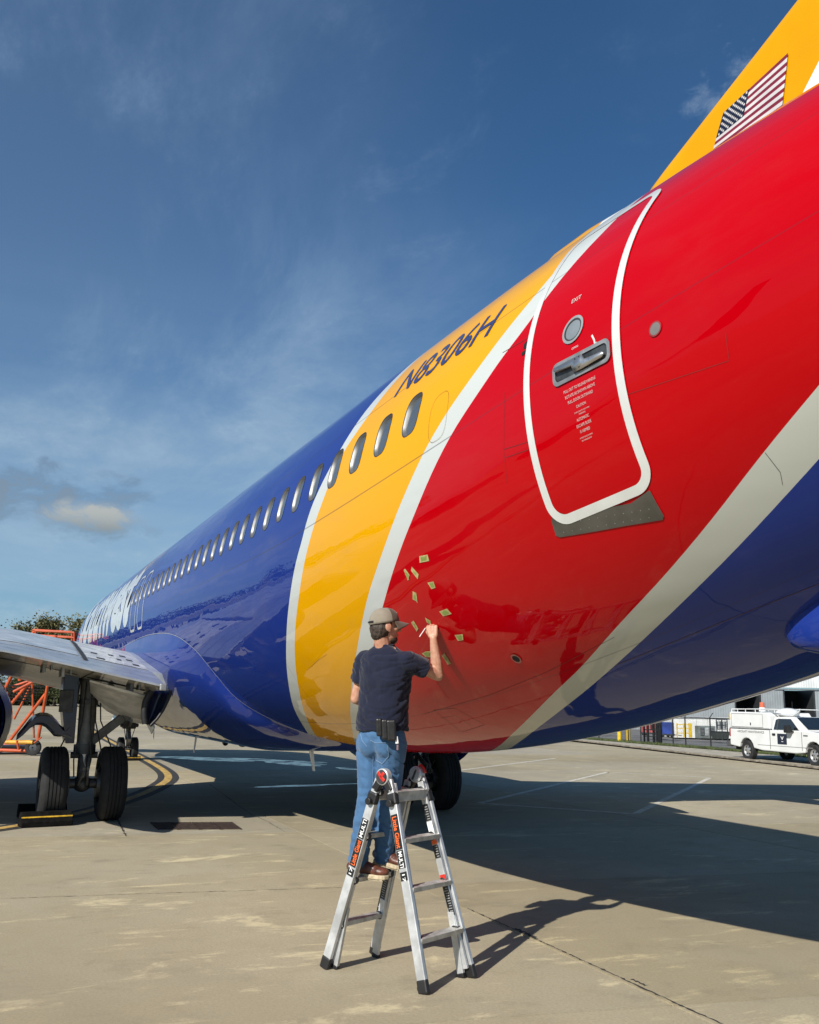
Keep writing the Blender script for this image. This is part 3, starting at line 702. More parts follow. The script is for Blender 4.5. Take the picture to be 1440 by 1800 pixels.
def dense(pts, n=6):
    out = []
    for a, b in zip(pts[:-1], pts[1:]): out += [(a[0] + (b[0] - a[0]) * i / n, a[1] + (b[1] - a[1]) * i / n) for i in range(n)]
    return out + [pts[-1]]
for pts, w in (([(884, 620), (936, 590)], .0035), ([(886, 790), (981, 760), (983, 772), (890, 804)], .0022), ([(888, 690), (886, 790), (892, 850)], .0016), ([(940, 577), (982, 560)], .0015), ([(1096, 696), (1282, 634), (1276, 585)], .0018),
             ([(762, 1248), (800, 1245), (852, 1274), (812, 1287), (762, 1248)], .003), ([(775, 1262), (800, 1258), (830, 1275)], .0022), ([(745, 1255), (860, 1222), (960, 1182), (1080, 1120)], .0022), ([(1085, 1168), (1180, 1130), (1290, 1085), (1440, 1026)], .004),
             ([(1345, 795), (1372, 830), (1376, 852)], .002), ([(540, 1178), (560, 1160), (575, 1150)], .0016)):
    seam(dense(pts), w)
c_ = fhit(1153, 578); patch('vent_disc', oval(*c_, 0.034, 0.034), mat('vent_disc', (0.22, 0.2, 0.19), 0.5, 0.4), fus, 0.006); band('vent_ring', oval(*c_, 0.042, 0.042), oval(*c_, 0.034, 0.034), mat('vent_ring', (0.25, 0.03, 0.03), 0.5), fus, 0.0055)
c_ = fhit(908, 1157); patch('drain_hole', oval(*c_, 0.035, 0.03), M_DARK, fus, 0.004); band('drain_hole_lip', oval(*c_, 0.045, 0.042), oval(*c_, 0.034, 0.029), mat('red_lip', (0.25, 0.01, 0.012), 0.4, coat=1), fus, 0.007)
# lettering
surf_text('registration_lettering', 'N8306H', 28.905, 1.152, 0.27, M_MARKB, fus, width=1.56, shear=0.22, bold=0.004, slope=0.055)
surf_text('title_lettering', 'Southwest', 6.15, 1.640, 1.62, M_MARKW, fus, width=9.95, bold=0.045)
for a in (16.715, 17.615):   # overwing exits outlined in white
    o_ = rrect(a - 0.32, a + 0.32, 1.14, 1.715, 0.16)
    band('exit_outline', o_, shrink(o_, 0.038), M_MARKW, fus, 0.0045)

# ------------------------------------------------------------------ aeroplane: fin, tailplane, wings
# dorsal base fairing (long hump on top of the body)
def hump():
    rows = []; X = []; A = []
    for x in np.linspace(28.75, 33.4, 40):
        t = min(1, max(0, (x - 28.75) / 0.35)); e = math.sqrt(max(0, 1 - (1 - t) ** 2)); z1 = float(prof(x)[1])
        h = float(np.interp(x, [28.7, 29.6, 30.2, 30.7, 31.3, 33], [.53, .51, .44, .20, .05, -.05])) * e; row = []
        for s in np.linspace(-1, 1, 21):
            y = s * 0.42; hw, zt, zb, zc = prof(x); base = float(zc + (zt - zc) * math.sqrt(max(0, 1 - (y / hw) ** 2))) - 0.01
            top = z1 + h - 0.01; k = (1 - abs(s) ** 3.2); row.append(V((x, y, base + (top - base) * max(0, k) ** 0.8)))
        rows.append(row)
    b = MB().grid(rows); o = b.build('dorsal_fairing', M_YELP, plane, 50)
    o.data.materials.append(M_WHP); o.data.materials.append(M_REDP)
    for p in o.data.polygons:
        x = p.center.x; p.material_index = 0 if x < 29.85 else (1 if x < 30.25 else 2)
hump()
def foil(t):  # half thickness of a symmetric section, unit chord, unit half thickness 1
    return (0.2969 * math.sqrt(max(t, 0)) - 0.126 * t - 0.3516 * t * t + 0.2843 * t ** 3 - 0.1036 * t ** 4) / 0.1
def fin():
    LE = [(5.20, 29.35), (5.62, 29.82), (5.80, 30.12), (5.86, 30.27), (6.17, 31.17), (6.38, 31.77), (6.75, 32.75), (7.1, 33.5), (8.2, 34.5), (10.2, 36.35), (12.4, 38.35)]
    rows = []
    for z, xl in LE:
        xt = 37.35 + (z - 5.2) * 0.30; th = 0.115 if z < 6.8 else 0.30 + (12.4 - z) * 0.012
        row = []
        N = 26
        for i in range(N + 1):
            t = 0.5 - 0.5 * math.cos(PI * i / N); c = xt - xl
            k = foil(t) * th if z >= 6.8 else min(0.10 + 0.012 * 0, 0.10) * min(1, math.sqrt(max(0, t * c / 0.22))) + max(0, (t * c - 2.6)) * 0.07 * (1 - t)
            row.append((xl + c * t, k, z))
        rows.append([V((x, -k, zz)) for x, k, zz in row] + [V((x, k, zz)) for x, k, zz in row[::-1]])
    b = MB().grid(rows, True); b.add(rows[-1], [tuple(range(len(rows[-1])))])
    return b.build('tail_fin', M_YELP, plane, 40)
FIN = fin()
YF = -0.106
# flag on the fin
f_bl, f_tl, f_tr, f_br = [aty(u, v, YF) for u, v in ((1256, 258), (1268, 203), (1385, 94), (1376, 186))]
FX0, FX1 = f_bl.x, f_br.x
def onfin(x, z, o=0.0): return V((x, YF - 0.003 - o, z))
M_FR = mat('flag_red', (0.19, 0.010, 0.024), 0.35, coat=0.8); M_FW = mat('flag_white', (0.60, 0.59, 0.58), 0.35, coat=0.8); M_FB = mat('flag_blue', (0.005, 0.006, 0.020), 0.35, coat=0.8)
def flag():
    # parallelogram that follows the slope of the fin; s along the fly, t down the hoist
    A = aty(1273, 198, YF); B_ = aty(1386, 93, YF); H2 = (aty(1260, 243, YF) - A) * (13 / 7); H1 = (aty(1376, 184, YF) - B_) * (13 / 12)
    def pt(s, t, o):
        p = (A + H2 * t).lerp(B_ + H1 * t, s); return V((p.x, YF - 0.003 - o, p.z))
    root = None
    for i in range(13):
        b = MB(); b.add([pt(0 if True else 0, i / 13, 0), pt(1, i / 13, 0), pt(1, (i + 1) / 13, 0), pt(0, (i + 1) / 13, 0)], [(0, 1, 2, 3)])
        b.build('flag_stripe', M_FR if i % 2 == 0 else M_FW, FIN, 0)
    b = MB(); b.add([pt(-0.005, 0, .001), pt(0.42, 0, .001), pt(0.42, 7 / 13, .001), pt(-0.005, 7 / 13, .001)], [(0, 1, 2, 3)]); cn = b.build('flag_canton', M_FB, FIN, 0)
    b = MB()
    for r_ in range(9):
        for c in range(6 if r_ % 2 == 0 else 5):
            s = 0.42 * ((c + (0.5 if r_ % 2 == 0 else 1.0)) / 6); t = (7 / 13) * (r_ + 0.7) / 9.4
            vs = []
            for q in range(10):
                rad = 0.0125 if q % 2 == 0 else 0.0052; a = 2 * PI * q / 10 + PI / 2
                vs.append(pt(s, t, 0.002) + V((math.cos(a) * rad, 0, math.sin(a) * rad)))
            b.add(vs, [tuple(range(10))])
    b.build('flag_stars', M_FW, cn, 0)
flag()
_w = [aty(u, v, YF) for u, v in ((1411, 165), (1440, 108), (1500, 40), (1560, 60), (1470, 160))]
MB().add([V((p.x, YF - 0.003, p.z)) for p in _w], [tuple(range(5))]).build('fin_stripe', M_WHP, FIN, 0)

AF = [(0, .020), (.006, .040), (.025, .056), (.08, .080), (.16, .098), (.26, .105), (.38, .101), (.50, .087), (.60, .071), (.70, .055), (.80, .038), (.90, .020), (1, .004)]
AL = [(1, 0.0), (.9, -.003), (.80, -.006), (.70, -.012), (.60, -.019), (.50, -.027), (.38, -.036), (.26, -.038), (.16, -.033), (.08, -.022), (.025, -.004), (.006, .008)]
def wsec(y):
    a = abs(y)
    xl = np.interp(a, [1.2, 5.2, 17.2], [13.9, 16.4, 22.9]); xt = np.interp(a, [1.2, 5.9, 17.2], [21.35, 21.45, 24.6]); zt = np.interp(a, [1.2, 1.96, 4.0, 17.2], [1.86, 2.01, 2.42, 4.05])
    k = np.interp(a, [1.2, 6, 17.2], [1.0, 0.95, 0.9])
    return float(xl), float(xt), float(zt), float(k)
def wup(t): return float(np.interp(t, [p[0] for p in AF], [p[1] for p in AF]))
def wlo(t): return float(np.interp(t, [p[0] for p in AL[::-1]] , [p[1] for p in AL[::-1]]))
def wpt(y, t, side, o=0.0):
    xl, xt, zt, k = wsec(y); c = xt - xl
    return V((xl + c * t, y, zt + (wup(t) if side > 0 else wlo(t)) * c * k + o * side))
TS = 0.80
M_WTOP = mat('wing_grey_paint', (0.47, 0.50, 0.52), 0.38, coat=0.4, var=0.2, vscale=2.5)
M_WUND = mat('wing_underside_reflected_beige', (0.40, 0.385, 0.34), 0.40, coat=0.3, var=0.2, vscale=2)  # beige has the concrete's warm reflection mixed into the underside colour
M_FLAP = mat('flap_skin', (0.50, 0.53, 0.55), 0.30, 0.45, var=0.15, vscale=3)
M_SPOIL = mat('spoiler_white', (0.66, 0.66, 0.63), 0.40, coat=0.3, var=0.2, vscale=4)
def wing(sg):
    ys = [sg * y for y in (1.2, 1.7, 1.96, 2.5, 3.2, 4.0, 5.2, 5.9, 8, 11, 14, 17.2)]
    up = [0, .006, .025, .08, .16, .26, .38, .5, .6, .7, TS]
    rows = []
    for y in ys: rows.append([wpt(y, t, 1) for t in up] + [wpt(y, t, -1) for t in up[:0:-1]])
    b = MB().grid(rows, True); b.add(rows[-1], [tuple(range(len(rows[-1])))]); b.add(rows[0], [tuple(range(len(rows[0])))])
    w = b.build('wing', M_WTOP, plane, 40); w.data.materials.append(M_WUND)
    for p in w.data.polygons:
        if p.normal.z < -0.2: p.material_index = 1
    def flap(name, y0, y1, m, droop=0.0):
        rr = []
        for y in np.linspace(y0, y1, 6):
            ts = [TS + 0.004, .84, .88, .92, .96, 1.0]; e = lambda t: V((0, 0, -droop * (t - TS) / 0.2))
            rr.append([wpt(y, t, 1, .001) + e(t) for t in ts] + [wpt(y, t, -1, .001) + e(t) for t in ts[::-1]])
        b = MB().grid(rr, True); b.add(rr[0], [tuple(range(12))]); b.add(rr[-1], [tuple(range(12))]); fo = b.build(name, m, w, 40)
        fo.data.materials.append(M_WUND)
        for p in fo.data.polygons:
            if p.normal.z < -0.2: p.material_index = 1
        return fo
    flap('flap', sg * 1.98, sg * 5.6, M_FLAP); flap('flap', sg * 5.65, sg * 12.5, M_FLAP); flap('aileron', sg * 12.55, sg * 16.8, M_FLAP)
    # panels on the top skin: white inner panel, spoilers, seams
    def skin(name, y0, y1, t0, t1, m, off=0.008):
        rr = [[wpt(sg * y, t, 1, off) for t in np.linspace(t0, t1, 7)] for y in np.linspace(y0, y1, 5)]
        return MB().grid(rr).build(name, m, w, 60)
    skin('wing_root_panel', 2.02, 2.98, 0.42, 0.795, M_SPOIL)
    skin('panel_gap', 3.00, 3.07, 0.42, 0.86, M_SEAL, 0.012)
    skin('spoiler', 3.10, 4.35, 0.60, 0.795, M_WTOP); skin('spoiler', 4.38, 5.6, 0.60, 0.795, M_WTOP)
    for (y, t, s) in ((2.18, .74, .05), (2.22, .665, .05), (2.28, .60, .05), (2.75, .755, .06), (2.8, .665, .05), (2.5, .63, .04), (2.42, .70, .035)):
        skin('dark_skin_patch', y - s, y + s * 1.2, t, t + 0.022, M_STEEL, 0.014)  # small flat dark patches laid on the top skin
    for t in (0.70, 0.86, 0.93): skin('skin_seam', 2.0, 5.6, t, t + 0.0016, M_SEAL, 0.011)
    for y0, y1, t0, t1 in ((2.05, 2.95, .775, .80), (3.1, 5.5, .785, .80)):
        rr = [[wpt(sg * y, t, -1, .006) for t in np.linspace(t0, t1, 4)] for y in np.linspace(y0, y1, 5)]; MB().grid(rr).build('flap_slot', M_DARK, w, 0)
    for y in (2.98, 4.4):
        rr = [[wpt(sg * yy, t, -1, .006) for t in np.linspace(.60, .99, 6)] for yy in (y, y + .025)]; MB().grid(rr).build('panel_gap', M_SEAL, w, 0)
    # flap track fairings
    for y, x0, x1, r_ in ((4.62, 18.2, 23.0, .36), (8.2, 19.8, 24.0, .26), (11.2, 21.2, 24.9, .24)):
        rows = []
        zt = wsec(y)[2] - 0.24
        for t, k in ((0, .05), (.06, .5), (.15, .8), (.3, 1), (.5, 1), (.68, .92), (.82, .70), (.93, .40), (1, .10)):
            x = x0 + (x1 - x0) * t; ring = []
            for i in range(10):
                a = 2 * PI * i / 10 + PI / 10; ring.append(V((x, sg * y + math.cos(a) * r_ * k, zt - 0.12 + math.sin(a) * r_ * 1.15 * k + 0.16 * (t - .4))))
            rows.append(ring)
        b = MB().grid(rows, True); b.add(rows[-1], [tuple(range(10))]); b.add(rows[0], [tuple(range(10))]); b.build('flap_track_fairing', M_ALUD, w, 25)
    # hinge brackets under the trailing edge
    for y in (2.35, 3.35, 3.62, 4.9):
        p = wpt(sg * y, .90, -1); b = MB(); b.box((p.x - .35, p.y, p.z - .06), (0.5, 0.05, 0.13)); b.box((p.x - .15, p.y + .1, p.z - .05), (0.25, 0.03, 0.08)); b.build('flap_bracket', M_ALUD, w, 0, bevel=.01)
    # winglet
    rr = []
    for k, (dy, dz_, c, sx) in enumerate(((0, 0, 1.6, 0), (.35, .25, 1.35, .35), (.62, .9, 1.1, .9), (.95, 2.4, .6, 2.0))):
        xl, xt, zt, kk = wsec(17.2); x = xl + sx
        rr.append([V((x + c * t, sg * (17.2 + dy) + th * sg, zt + .05 + dz_)) for t, th in ((0, 0), (.3, .06), (1, .01))] + [V((x + c * t, sg * (17.2 + dy) - th * sg, zt + .05 + dz_)) for t, th in ((1, .01), (.3, .06))])
    MB().grid(rr, True).add(rr[-1], [(0, 1, 2, 3, 4)]).build('winglet', M_BLUE, w, 40)
    # engine nacelle, nozzle and pylon
    ex, ey, ez = 14.4, sg * 4.83, 1.42
    e = MB().lathe([(-2.0, .80), (-2.12, .86), (-2.1, .93), (-1.7, 1.02), (-.8, 1.075), (.3, 1.06), (1.3, .99), (2.05, .86), (2.08, .82), (1.6, .80), (-1.5, .78), (-2.0, .80)], (ex, ey, ez), (1, 0, 0), 48).build('engine_nacelle', M_BLUE, plane, 40)
    MB().lathe([(-2.14, .84), (-2.20, .89), (-2.14, .945), (-1.86, 1.0), (-1.86, .985), (-2.1, .92)], (ex, ey, ez), (1, 0, 0), 48).build('intake_lip', M_ALU, e, 60)
    MB().lathe([(1.2, .66), (2.1, .63), (2.9, .50), (2.92, .46), (1.4, .42)], (ex, ey, ez), (1, 0, 0), 40).build('exhaust_nozzle', M_ALUD, e, 40)
    MB().lathe([(1.4, .36), (2.6, .34), (3.2, .18), (3.5, .03)], (ex, ey, ez), (1, 0, 0), 32).build('exhaust_plug', M_ALUD, e, 40)
    MB().lathe([(2.07, .872), (1.2, 1.005), (1.2, 1.012), (2.075, .882)], (ex, ey, ez), (1, 0, 0), 48, ).build('nacelle_edge', M_ALUD, e, 40)
    MB().lathe([(-1.6, .78), (-1.58, .02)], (ex, ey, ez), (1, 0, 0), 32).build('fan_disc', M_STEEL, e, 0)
    MB().prism([(13.2, ey - .16, ez + .95), (14.5, ey - .16, 2.55), (17.5, ey - .16, 2.45), (18.6, ey - .16, 2.25), (16.9, ey - .16, 1.75)], (0, .32, 0)).build('engine_pylon', M_GRYP, e, 0, bevel=.05)
    return w
wing(-1); wing(1)
# tailplane
for sg in (-1, 1):
    rows = []
    for y, xl, xt, z in ((0.5, 33.3, 36.7, 4.75), (2.5, 34.5, 37.05, 5.0), (7.1, 37.0, 38.3, 5.58)):
        c = xt - xl; rows.append([V((xl + c * t, sg * y, z + foil(t) * c * .05)) for t in (0, .02, .08, .2, .4, .7, 1)] + [V((xl + c * t, sg * y, z - foil(t) * c * .05)) for t in (1, .7, .4, .2, .08, .02)])
    MB().grid(rows, True).add(rows[-1], [tuple(range(13))]).build('tailplane', M_GRYP, plane, 40)
MB().lathe([(0, .30), (.05, .24), (.25, .20)], (37.7, 0, 4.46), (1, 0, 0), 24).build('tail_cone', M_ALUD, plane, 40)

# wing to body fairing: bulge over the lower half
def body_fairing():
    edge = [(13.0, 2.5), (13.6, 1.98), (15.1, 1.818), (17.78, 1.788), (19.745, 1.81), (21.0, 1.87), (21.9, 1.98), (22.3, 2.08), (22.6, 2.22), (22.75, 2.36), (23.1, 2.5), (24.0, 2.75), (25.4, 3.05)]
    edge = [tuple(p) for p in smooth_path(edge, 10)]; ex = [e[0] for e in edge]; ea = [e[1] for e in edge]; rows = []
    for x in np.linspace(13.0, 25.4, 90):
        a0 = float(np.interp(x, ex, ea)); row = []
        for s in np.linspace(0, 1, 49):
            ph = a0 + (2 * PI - 2 * a0) * s; d = min(s, 1 - s) * (2 * PI - 2 * a0) * 1.9
            lim = float(np.interp(x, [13, 14.5, 20.5, 23.5, 25.4], [0.0, .24, .24, .10, .0]))
            o = -0.004 + (lim + .004) * (1 - math.exp(-(d / .32) ** 1.4)); row.append(V(fp(x, ph, o)))
        rows.append(row)
    return MB().grid(rows).build('wing_body_fairing', M_BLUE, plane, 180)
WBF = body_fairing()
def fedge():
    edge = [(15.1, 1.818), (17.78, 1.788), (19.745, 1.81), (21.0, 1.87), (21.9, 1.98), (22.3, 2.08), (22.6, 2.22), (22.75, 2.36), (23.1, 2.5), (24.0, 2.75)]
    P = [tuple(p) for p in smooth_path(edge, 10)]; A = [fp(x, a - .003, .005) for x, a in P]; B = [fp(x, a + .002, .007) for x, a in P]
    MB().grid([[V(p) for p in A], [V(p) for p in B]]).build('fairing_seal', mat('sealant_grey', (.22, .24, .30), .5), WBF, 0)
fedge()
# dark opening and cuff where the inner flap meets the body
lowE = [(160, 1222), (172, 1236), (190, 1250), (212, 1262), (234, 1269), (254, 1272)]; topE = [(158, 1196), (175, 1200), (195, 1206), (214, 1211), (235, 1217), (257, 1222)]
rows = []
for k in np.linspace(0, 1, 8): rows.append([atx(u0 + (u1 - u0) * k, v0 + (v1 - v0) * k - 5 * math.sin(PI * k), 19.3 + 1.5 * k ** .6) for (u0, v0), (u1, v1) in zip(lowE, topE)])
MB().grid(rows).build('flap_root_cuff', M_SPOIL, WBF, 180, shell=.02)
lE = [(254, 1272), (252, 1262), (252, 1248), (254, 1234), (259, 1223), (265, 1215)]; rE = [(264, 1276), (276, 1264), (287, 1248), (294, 1234), (299, 1222), (301, 1213)]
rows = [[atx(a[0] + (b_[0] - a[0]) * k, a[1] + (b_[1] - a[1]) * k, 20.95 - .25 * math.sin(PI * k)) for a, b_ in zip(lE, rE)] for k in np.linspace(0, 1, 7)]
MB().grid(rows).build('root_closing_panel', M_NAVYD, WBF, 180, shell=.02)
MB().tube([atx(u + 2, v, 21.0) for u, v in lE], .05, 8).build('cuff_seal', M_BLACK, WBF, 60); MB().tube([atx(u, v, 21.0) for u, v in rE], .022, 8).build('cuff_seal', M_BLACK, WBF, 60)
MB().box((21.30, -2.02, 2.02), (.16, .10, .10)).build('flap_end_bracket', M_ALUD, WBF, 0, bevel=.015)
# antennas under the belly
def blade(base, tip, w0, w1, m, name='antenna'):
    b = MB(); base = V(base); tip = V(tip)
    q = lambda p, w: [p + V((-w / 2, 0, 0)), p + V((0, -.012, 0)), p + V((w / 2, 0, 0)), p + V((0, .012, 0))]
    b.hexa(q(base, w0) + q(tip, w1)); return b.build(name, m, plane, 0)
blade((14.25, 0, 1.30), (14.0, 0, .72), .30, .16, M_WHP); blade((22.02, 0, 1.36), (22.28, 0, .885), .30, .12, M_WHP); blade((8.62, 0, 1.35), (8.7, 0, .79), .06, .03, M_ALUD)
MB().ell((17.3, -.1, 1.09), (.10, .06, .08)).build('drain_boss', M_STEEL, plane); MB().ell((18.2, 0, 1.09), (.14, .08, .06)).build('drain_boss', M_STEEL, plane)
# tail skid fairing
sk_x, sk_p = fhit(1384, 1115); rows = []
for t in np.linspace(0, 1, 26):
    x = sk_x - .03 + 2.0 * t; pw = .19 * min(1, (t / .22)) ** .6 * (1 if t < .6 else 1 - .5 * (t - .6)); row = []
    for q in np.linspace(-1, 1, 21):
        hgt = .30 * min(1, t / .30) ** .55 * (1 - abs(q) ** 2.6) ** .8 - .006; row.append(V(fp(x, sk_p + .06 * t + pw * q * .62, hgt)))
    rows.append(row)
M_SKID = paint('skid_blue_paint', (0.014, 0.038, 0.25)); sko = MB().grid(rows).build('tail_skid', M_SKID, plane, 180)
MB().tube([V(fp(sk_x + 2.0 * t, sk_p + .06 * t, .30 * min(1, t / .30) ** .55)) for t in np.linspace(.03, .9, 14)], .006, 6).build('skid_seam', M_SEAL, sko, 60)
# ------------------------------------------------------------------ landing gear
def wheel(parent, c, R, w, rimr, grooves=4):
    y0 = c[1]; hw_ = w / 2
    prof_ = [(-hw_ * .62, rimr), (-hw_ * .92, rimr + .03), (-hw_, R * .72), (-hw_ * .97, R * .84), (-hw_ * .84, R * .945), (-hw_ * .70, R * .985)]
    n = grooves + 1; a = -hw_ * .66; b_ = hw_ * .66; gw = w * .022
    for i in range(n):
        u0 = a + (b_ - a) * i / n; u1 = a + (b_ - a) * (i + 1) / n
        prof_ += [(u0 + gw, R), (u1 - gw, R)] + ([(u1 - gw * .9, R - .014), (u1 + gw * .9, R - .014)] if i < n - 1 else [])
    prof_ += [(-p, r) for p, r in prof_[5::-1]]
    t = MB().lathe(prof_, c, (0, 1, 0), 56, close=True).build('wheel', M_RUB, parent, 30)
    rp = [(-hw_ * .6, rimr + .012), (-hw_ * .66, rimr - .01), (-hw_ * .3, rimr - .05), (-hw_ * .22, rimr * .55), (-hw_ * .45, rimr * .42), (-hw_ * .5, .03), (hw_ * .5, .03), (hw_ * .45, rimr * .42), (hw_ * .22, rimr * .55), (hw_ * .3, rimr - .05), (hw_ * .66, rimr - .01), (hw_ * .6, rimr + .012)]
    MB().lathe(rp, c, (0, 1, 0), 40, close=True).build('rim', M_ALUD, t, 30)
    return t
def main_gear(sg):
    y = sg * 2.86; gx = 19.6; z = .555
    st = MB().cyl((gx, y, 1.05), (gx - .05, y - sg * .0, 2.28), .125, .135, 24).build('gear_strut', M_GEAR, plane, 40)
    MB().cyl((gx, y, .52), (gx, y, 1.08), .088, n=24).build('oleo_piston', M_ALU, st, 40)
    b = MB(); b.cyl((gx, y - .2, .98), (gx, y + .2, .98), .05, n=12); b.build('trunnion_pin', M_STEEL, st, 40)
    for z0, z1, r_ in ((1.0, 1.14, .165), (1.75, 1.82, .15), (2.1, 2.2, .16)): MB().cyl((gx, y, z0), (gx, y, z1), r_, n=24).build('strut_collar', M_STEEL, st, 40)
    MB().cyl((gx, y - .62, z), (gx, y + .62, z), .075, n=20).ell((gx, y, z), (.13, .14, .13)).build('axle', M_STEEL, st, 40)
    for s in (-1, 1):
        wheel(plane, (gx, y + s * .43, z), .555, .40, .27)
        MB().cyl((gx, y + s * .20, z), (gx, y + s * .34, z), .21, .23, 28).build('brake', M_STEEL, st, 30)
    b = MB()   # torsion links behind the strut
    for s in (-1, 1): b.bar((gx + .10, y + s * .07, .95), (gx + .42, y + s * .03, .78), .035, .09); b.bar((gx + .42, y + s * .03, .78), (gx + .10, y + s * .07, .56), .035, .08)
    b.build('torsion_link', M_GEAR, st, 0, bevel=.006)
    b = MB(); b.bar((gx, y - sg * .05, 1.15), (gx - .1, sg * 1.75, 2.02), .10, .13); b.build('side_brace', M_GEAR, st, 0, bevel=.012)
    b = MB(); b.cyl((gx + .02, y - sg * .55, 1.56), (gx + .02, y - sg * .7, 1.68), .085, n=14); b.bar((gx - .08, sg * 1.95, 1.88), (gx - .1, sg * 1.70, 2.1), .13, .17); b.build('brace_joint', M_GEAR, st, 40)
    b = MB(); b.cyl((gx - .02, y - sg * .28, 2.05), (gx - .05, sg * 2.2, 2.25), .05, n=12); b.build('actuator', M_ALUD, st, 40)
    for k, (dx_, dy_) in enumerate(((.13, .03), (.12, -.06), (.10, .09), (-.02, .16), (.06, -.15))):
        MB().tube([(gx + dx_, y + dy_, 2.1), (gx + dx_ + .02, y + dy_ * 1.3, 1.5), (gx + dx_ + .05, y + dy_ * 2.4, 1.12), (gx + dx_ + .1, y + dy_ * 2.8, .92), (gx + .06, y + dy_ * 2.2, .66)], .011, 6).build('hydraulic_line', M_BLACK, st, 60)
    # strut door: flat panel on the outer side
    b = MB(); b.prism([(gx + .12, y + sg * .40, 2.28), (gx + .12, y + sg * .17, 2.30), (gx + .12, y + sg * .17, 1.16), (gx + .12, y + sg * .30, 1.16), (gx + .12, y + sg * .40, 1.75)], (-.5, 0, 0)); dr = b.build('gear_door', M_NAVYD, st, 0, bevel=.01)
    b = MB(); b.box((gx + .14, y + sg * .34, 1.80), (.04, .20, .34)); b.build('door_bracket', M_STEEL, dr, 0, bevel=.01)
    # outer wheel fairing door: arched plate on a link
    arch = [(31, 1297), (42, 1284), (53, 1270), (62, 1262), (72, 1258.5), (84, 1259), (93, 1263), (102, 1273), (109, 1282), (114, 1286), (119, 1283), (124, 1278)]
    up_ = [atx(u, v, gx + .15) for u, v in arch]; lo_ = [(31, 1298), (44, 1288), (56, 1276), (66, 1270), (76, 1270), (84, 1274), (92, 1282), (99, 1290), (106, 1291), (112, 1291), (119, 1286), (124, 1280)]
    dn_ = [atx(u, v, gx + .15) for u, v in lo_]
    fl = lambda p: V((p.x, p.y if sg < 0 else -p.y, p.z))
    up_ = [fl(p) for p in up_]; dn_ = [fl(p) for p in dn_]
    b = MB(); rows = []
    rows = [[p + V((.0, 0, 0)) for p in up_], [p + V((-.25, 0, .05)) for p in up_], [p + V((-.45, 0, -.03)) for p in up_], [p + V((-.45, 0, -.05)) for p in dn_], [p + V((-.2, 0, 0.02)) for p in dn_], [p for p in dn_], [p for p in up_]]
    b.grid(rows).build('wheel_door', M_NAVYD, st, 40)
    l0, l1 = fl(atx(97, 1287, gx + .1)), fl(atx(128, 1297, gx + .1)); MB().cyl(l0, l1, .03, n=10).build('door_link', M_GEAR, st, 40)
    return st
main_gear(-1); main_gear(1)
# nose gear
ngx = 4.0
st = MB().cyl((ngx, 0, .62), (ngx - .15, 0, 1.75), .075, .085, 18).build('nose_strut', M_GEAR, plane, 40)
b = MB(); b.cyl((ngx, -.26, .343), (ngx, .26, .343), .05, n=14); b.cyl((ngx, 0, .34), (ngx, 0, .7), .05, n=14); b.build('nose_axle', M_ALU, st, 40)
b = MB(); b.bar((ngx + .08, 0, .85), (ngx + .32, 0, .62), .12, .05); b.bar((ngx + .32, 0, .62), (ngx + .06, 0, .42), .12, .05); b.build('torsion_link', M_ALU, st, 0, bevel=.008)
b = MB(); b.box((ngx + .02, 0, 1.15), (.28, .40, .42)); b.cyl((ngx + .1, -.28, 1.05), (ngx + .1, .28, 1.05), .06, n=12); b.build('steering_actuator', M_STEEL, st, 0, bevel=.03)
b = MB(); b.bar((ngx + .1, .0, 1.0), (ngx + 1.1, 0, 1.5), .07, .07); b.build('drag_brace', M_GEAR, st, 0)
for s in (-1, 1):
    wheel(plane, (ngx, s * .205, .343), .343, .20, .19, 3)
    MB().prism([(ngx - .1, s * .42, 1.42), (ngx + 1.0, s * .42, 1.40), (ngx + .95, s * .62, 1.02), (ngx + .35, s * .64, .80), (ngx - .1, s * .56, 1.05)], (0, s * .03, 0)).build('nose_gear_door', M_GRYP, plane, 0)
for k in range(3): MB().tube([(ngx + .1, -.1 + .1 * k, 1.3), (ngx + .18, -.16 + .16 * k, .95), (ngx + .1, -.08 + .08 * k, .6)], .012, 6).build('hydraulic_line', M_BLACK, st, 60)

# ------------------------------------------------------------------ wheel chocks
M_CHOCK = mat('chock_rubber', (0.009, 0.0085, 0.008), 0.95, var=0.4, vscale=12, bump=0.003, spec=0.1)
M_YELS = mat('yellow_stripe', (0.62, 0.36, 0.02), 0.6, var=0.3, vscale=12)
def chock(name, label, c, ang, L, h, w):
    t = thing(name, label, 'wheel chock', c, 'wheel chocks'); ca, sa = math.cos(ang), math.sin(ang)
    q = lambda x, y, z: V((c[0] + x * ca - y * sa, c[1] + x * sa + y * ca, z))
    b = MB(); b.prism([q(-w / 2, -L / 2, .004), q(w / 2, -L / 2, .004), q(w / 2, -L / 2, h * .35), q(w * .16, -L / 2, h), q(-w * .16, -L / 2, h), q(-w / 2, -L / 2, h * .35)], q(0, L, 0) - q(0, 0, 0)); b.build('chock_block', M_CHOCK, t, 0, bevel=.012)
    x0, x1, z0, z1 = w * .5, w * .16, h * .35, h; b = MB(); n_ = V(((z1 - z0) * ca, (z1 - z0) * sa, x0 - x1)).normalized() * .004
    for k in (.42, ):
        f = lambda k: (x0 + (x1 - x0) * k, z0 + (z1 - z0) * k); (xa, za), (xb, zb_) = f(k), f(k + .13)
        b.add([q(xa, -L / 2, za) + n_, q(xa, L / 2, za) + n_, q(xb, L / 2, zb_) + n_, q(xb, -L / 2, zb_) + n_], [(0, 1, 2, 3)])
    b.build('yellow_stripe', M_YELS, t, 0)
    return t
chock('wheel_chock', 'black rubber chock with yellow stripe behind the outer left main wheel', (20.12, -3.38, 0), 0.16, .72, .21, .28)
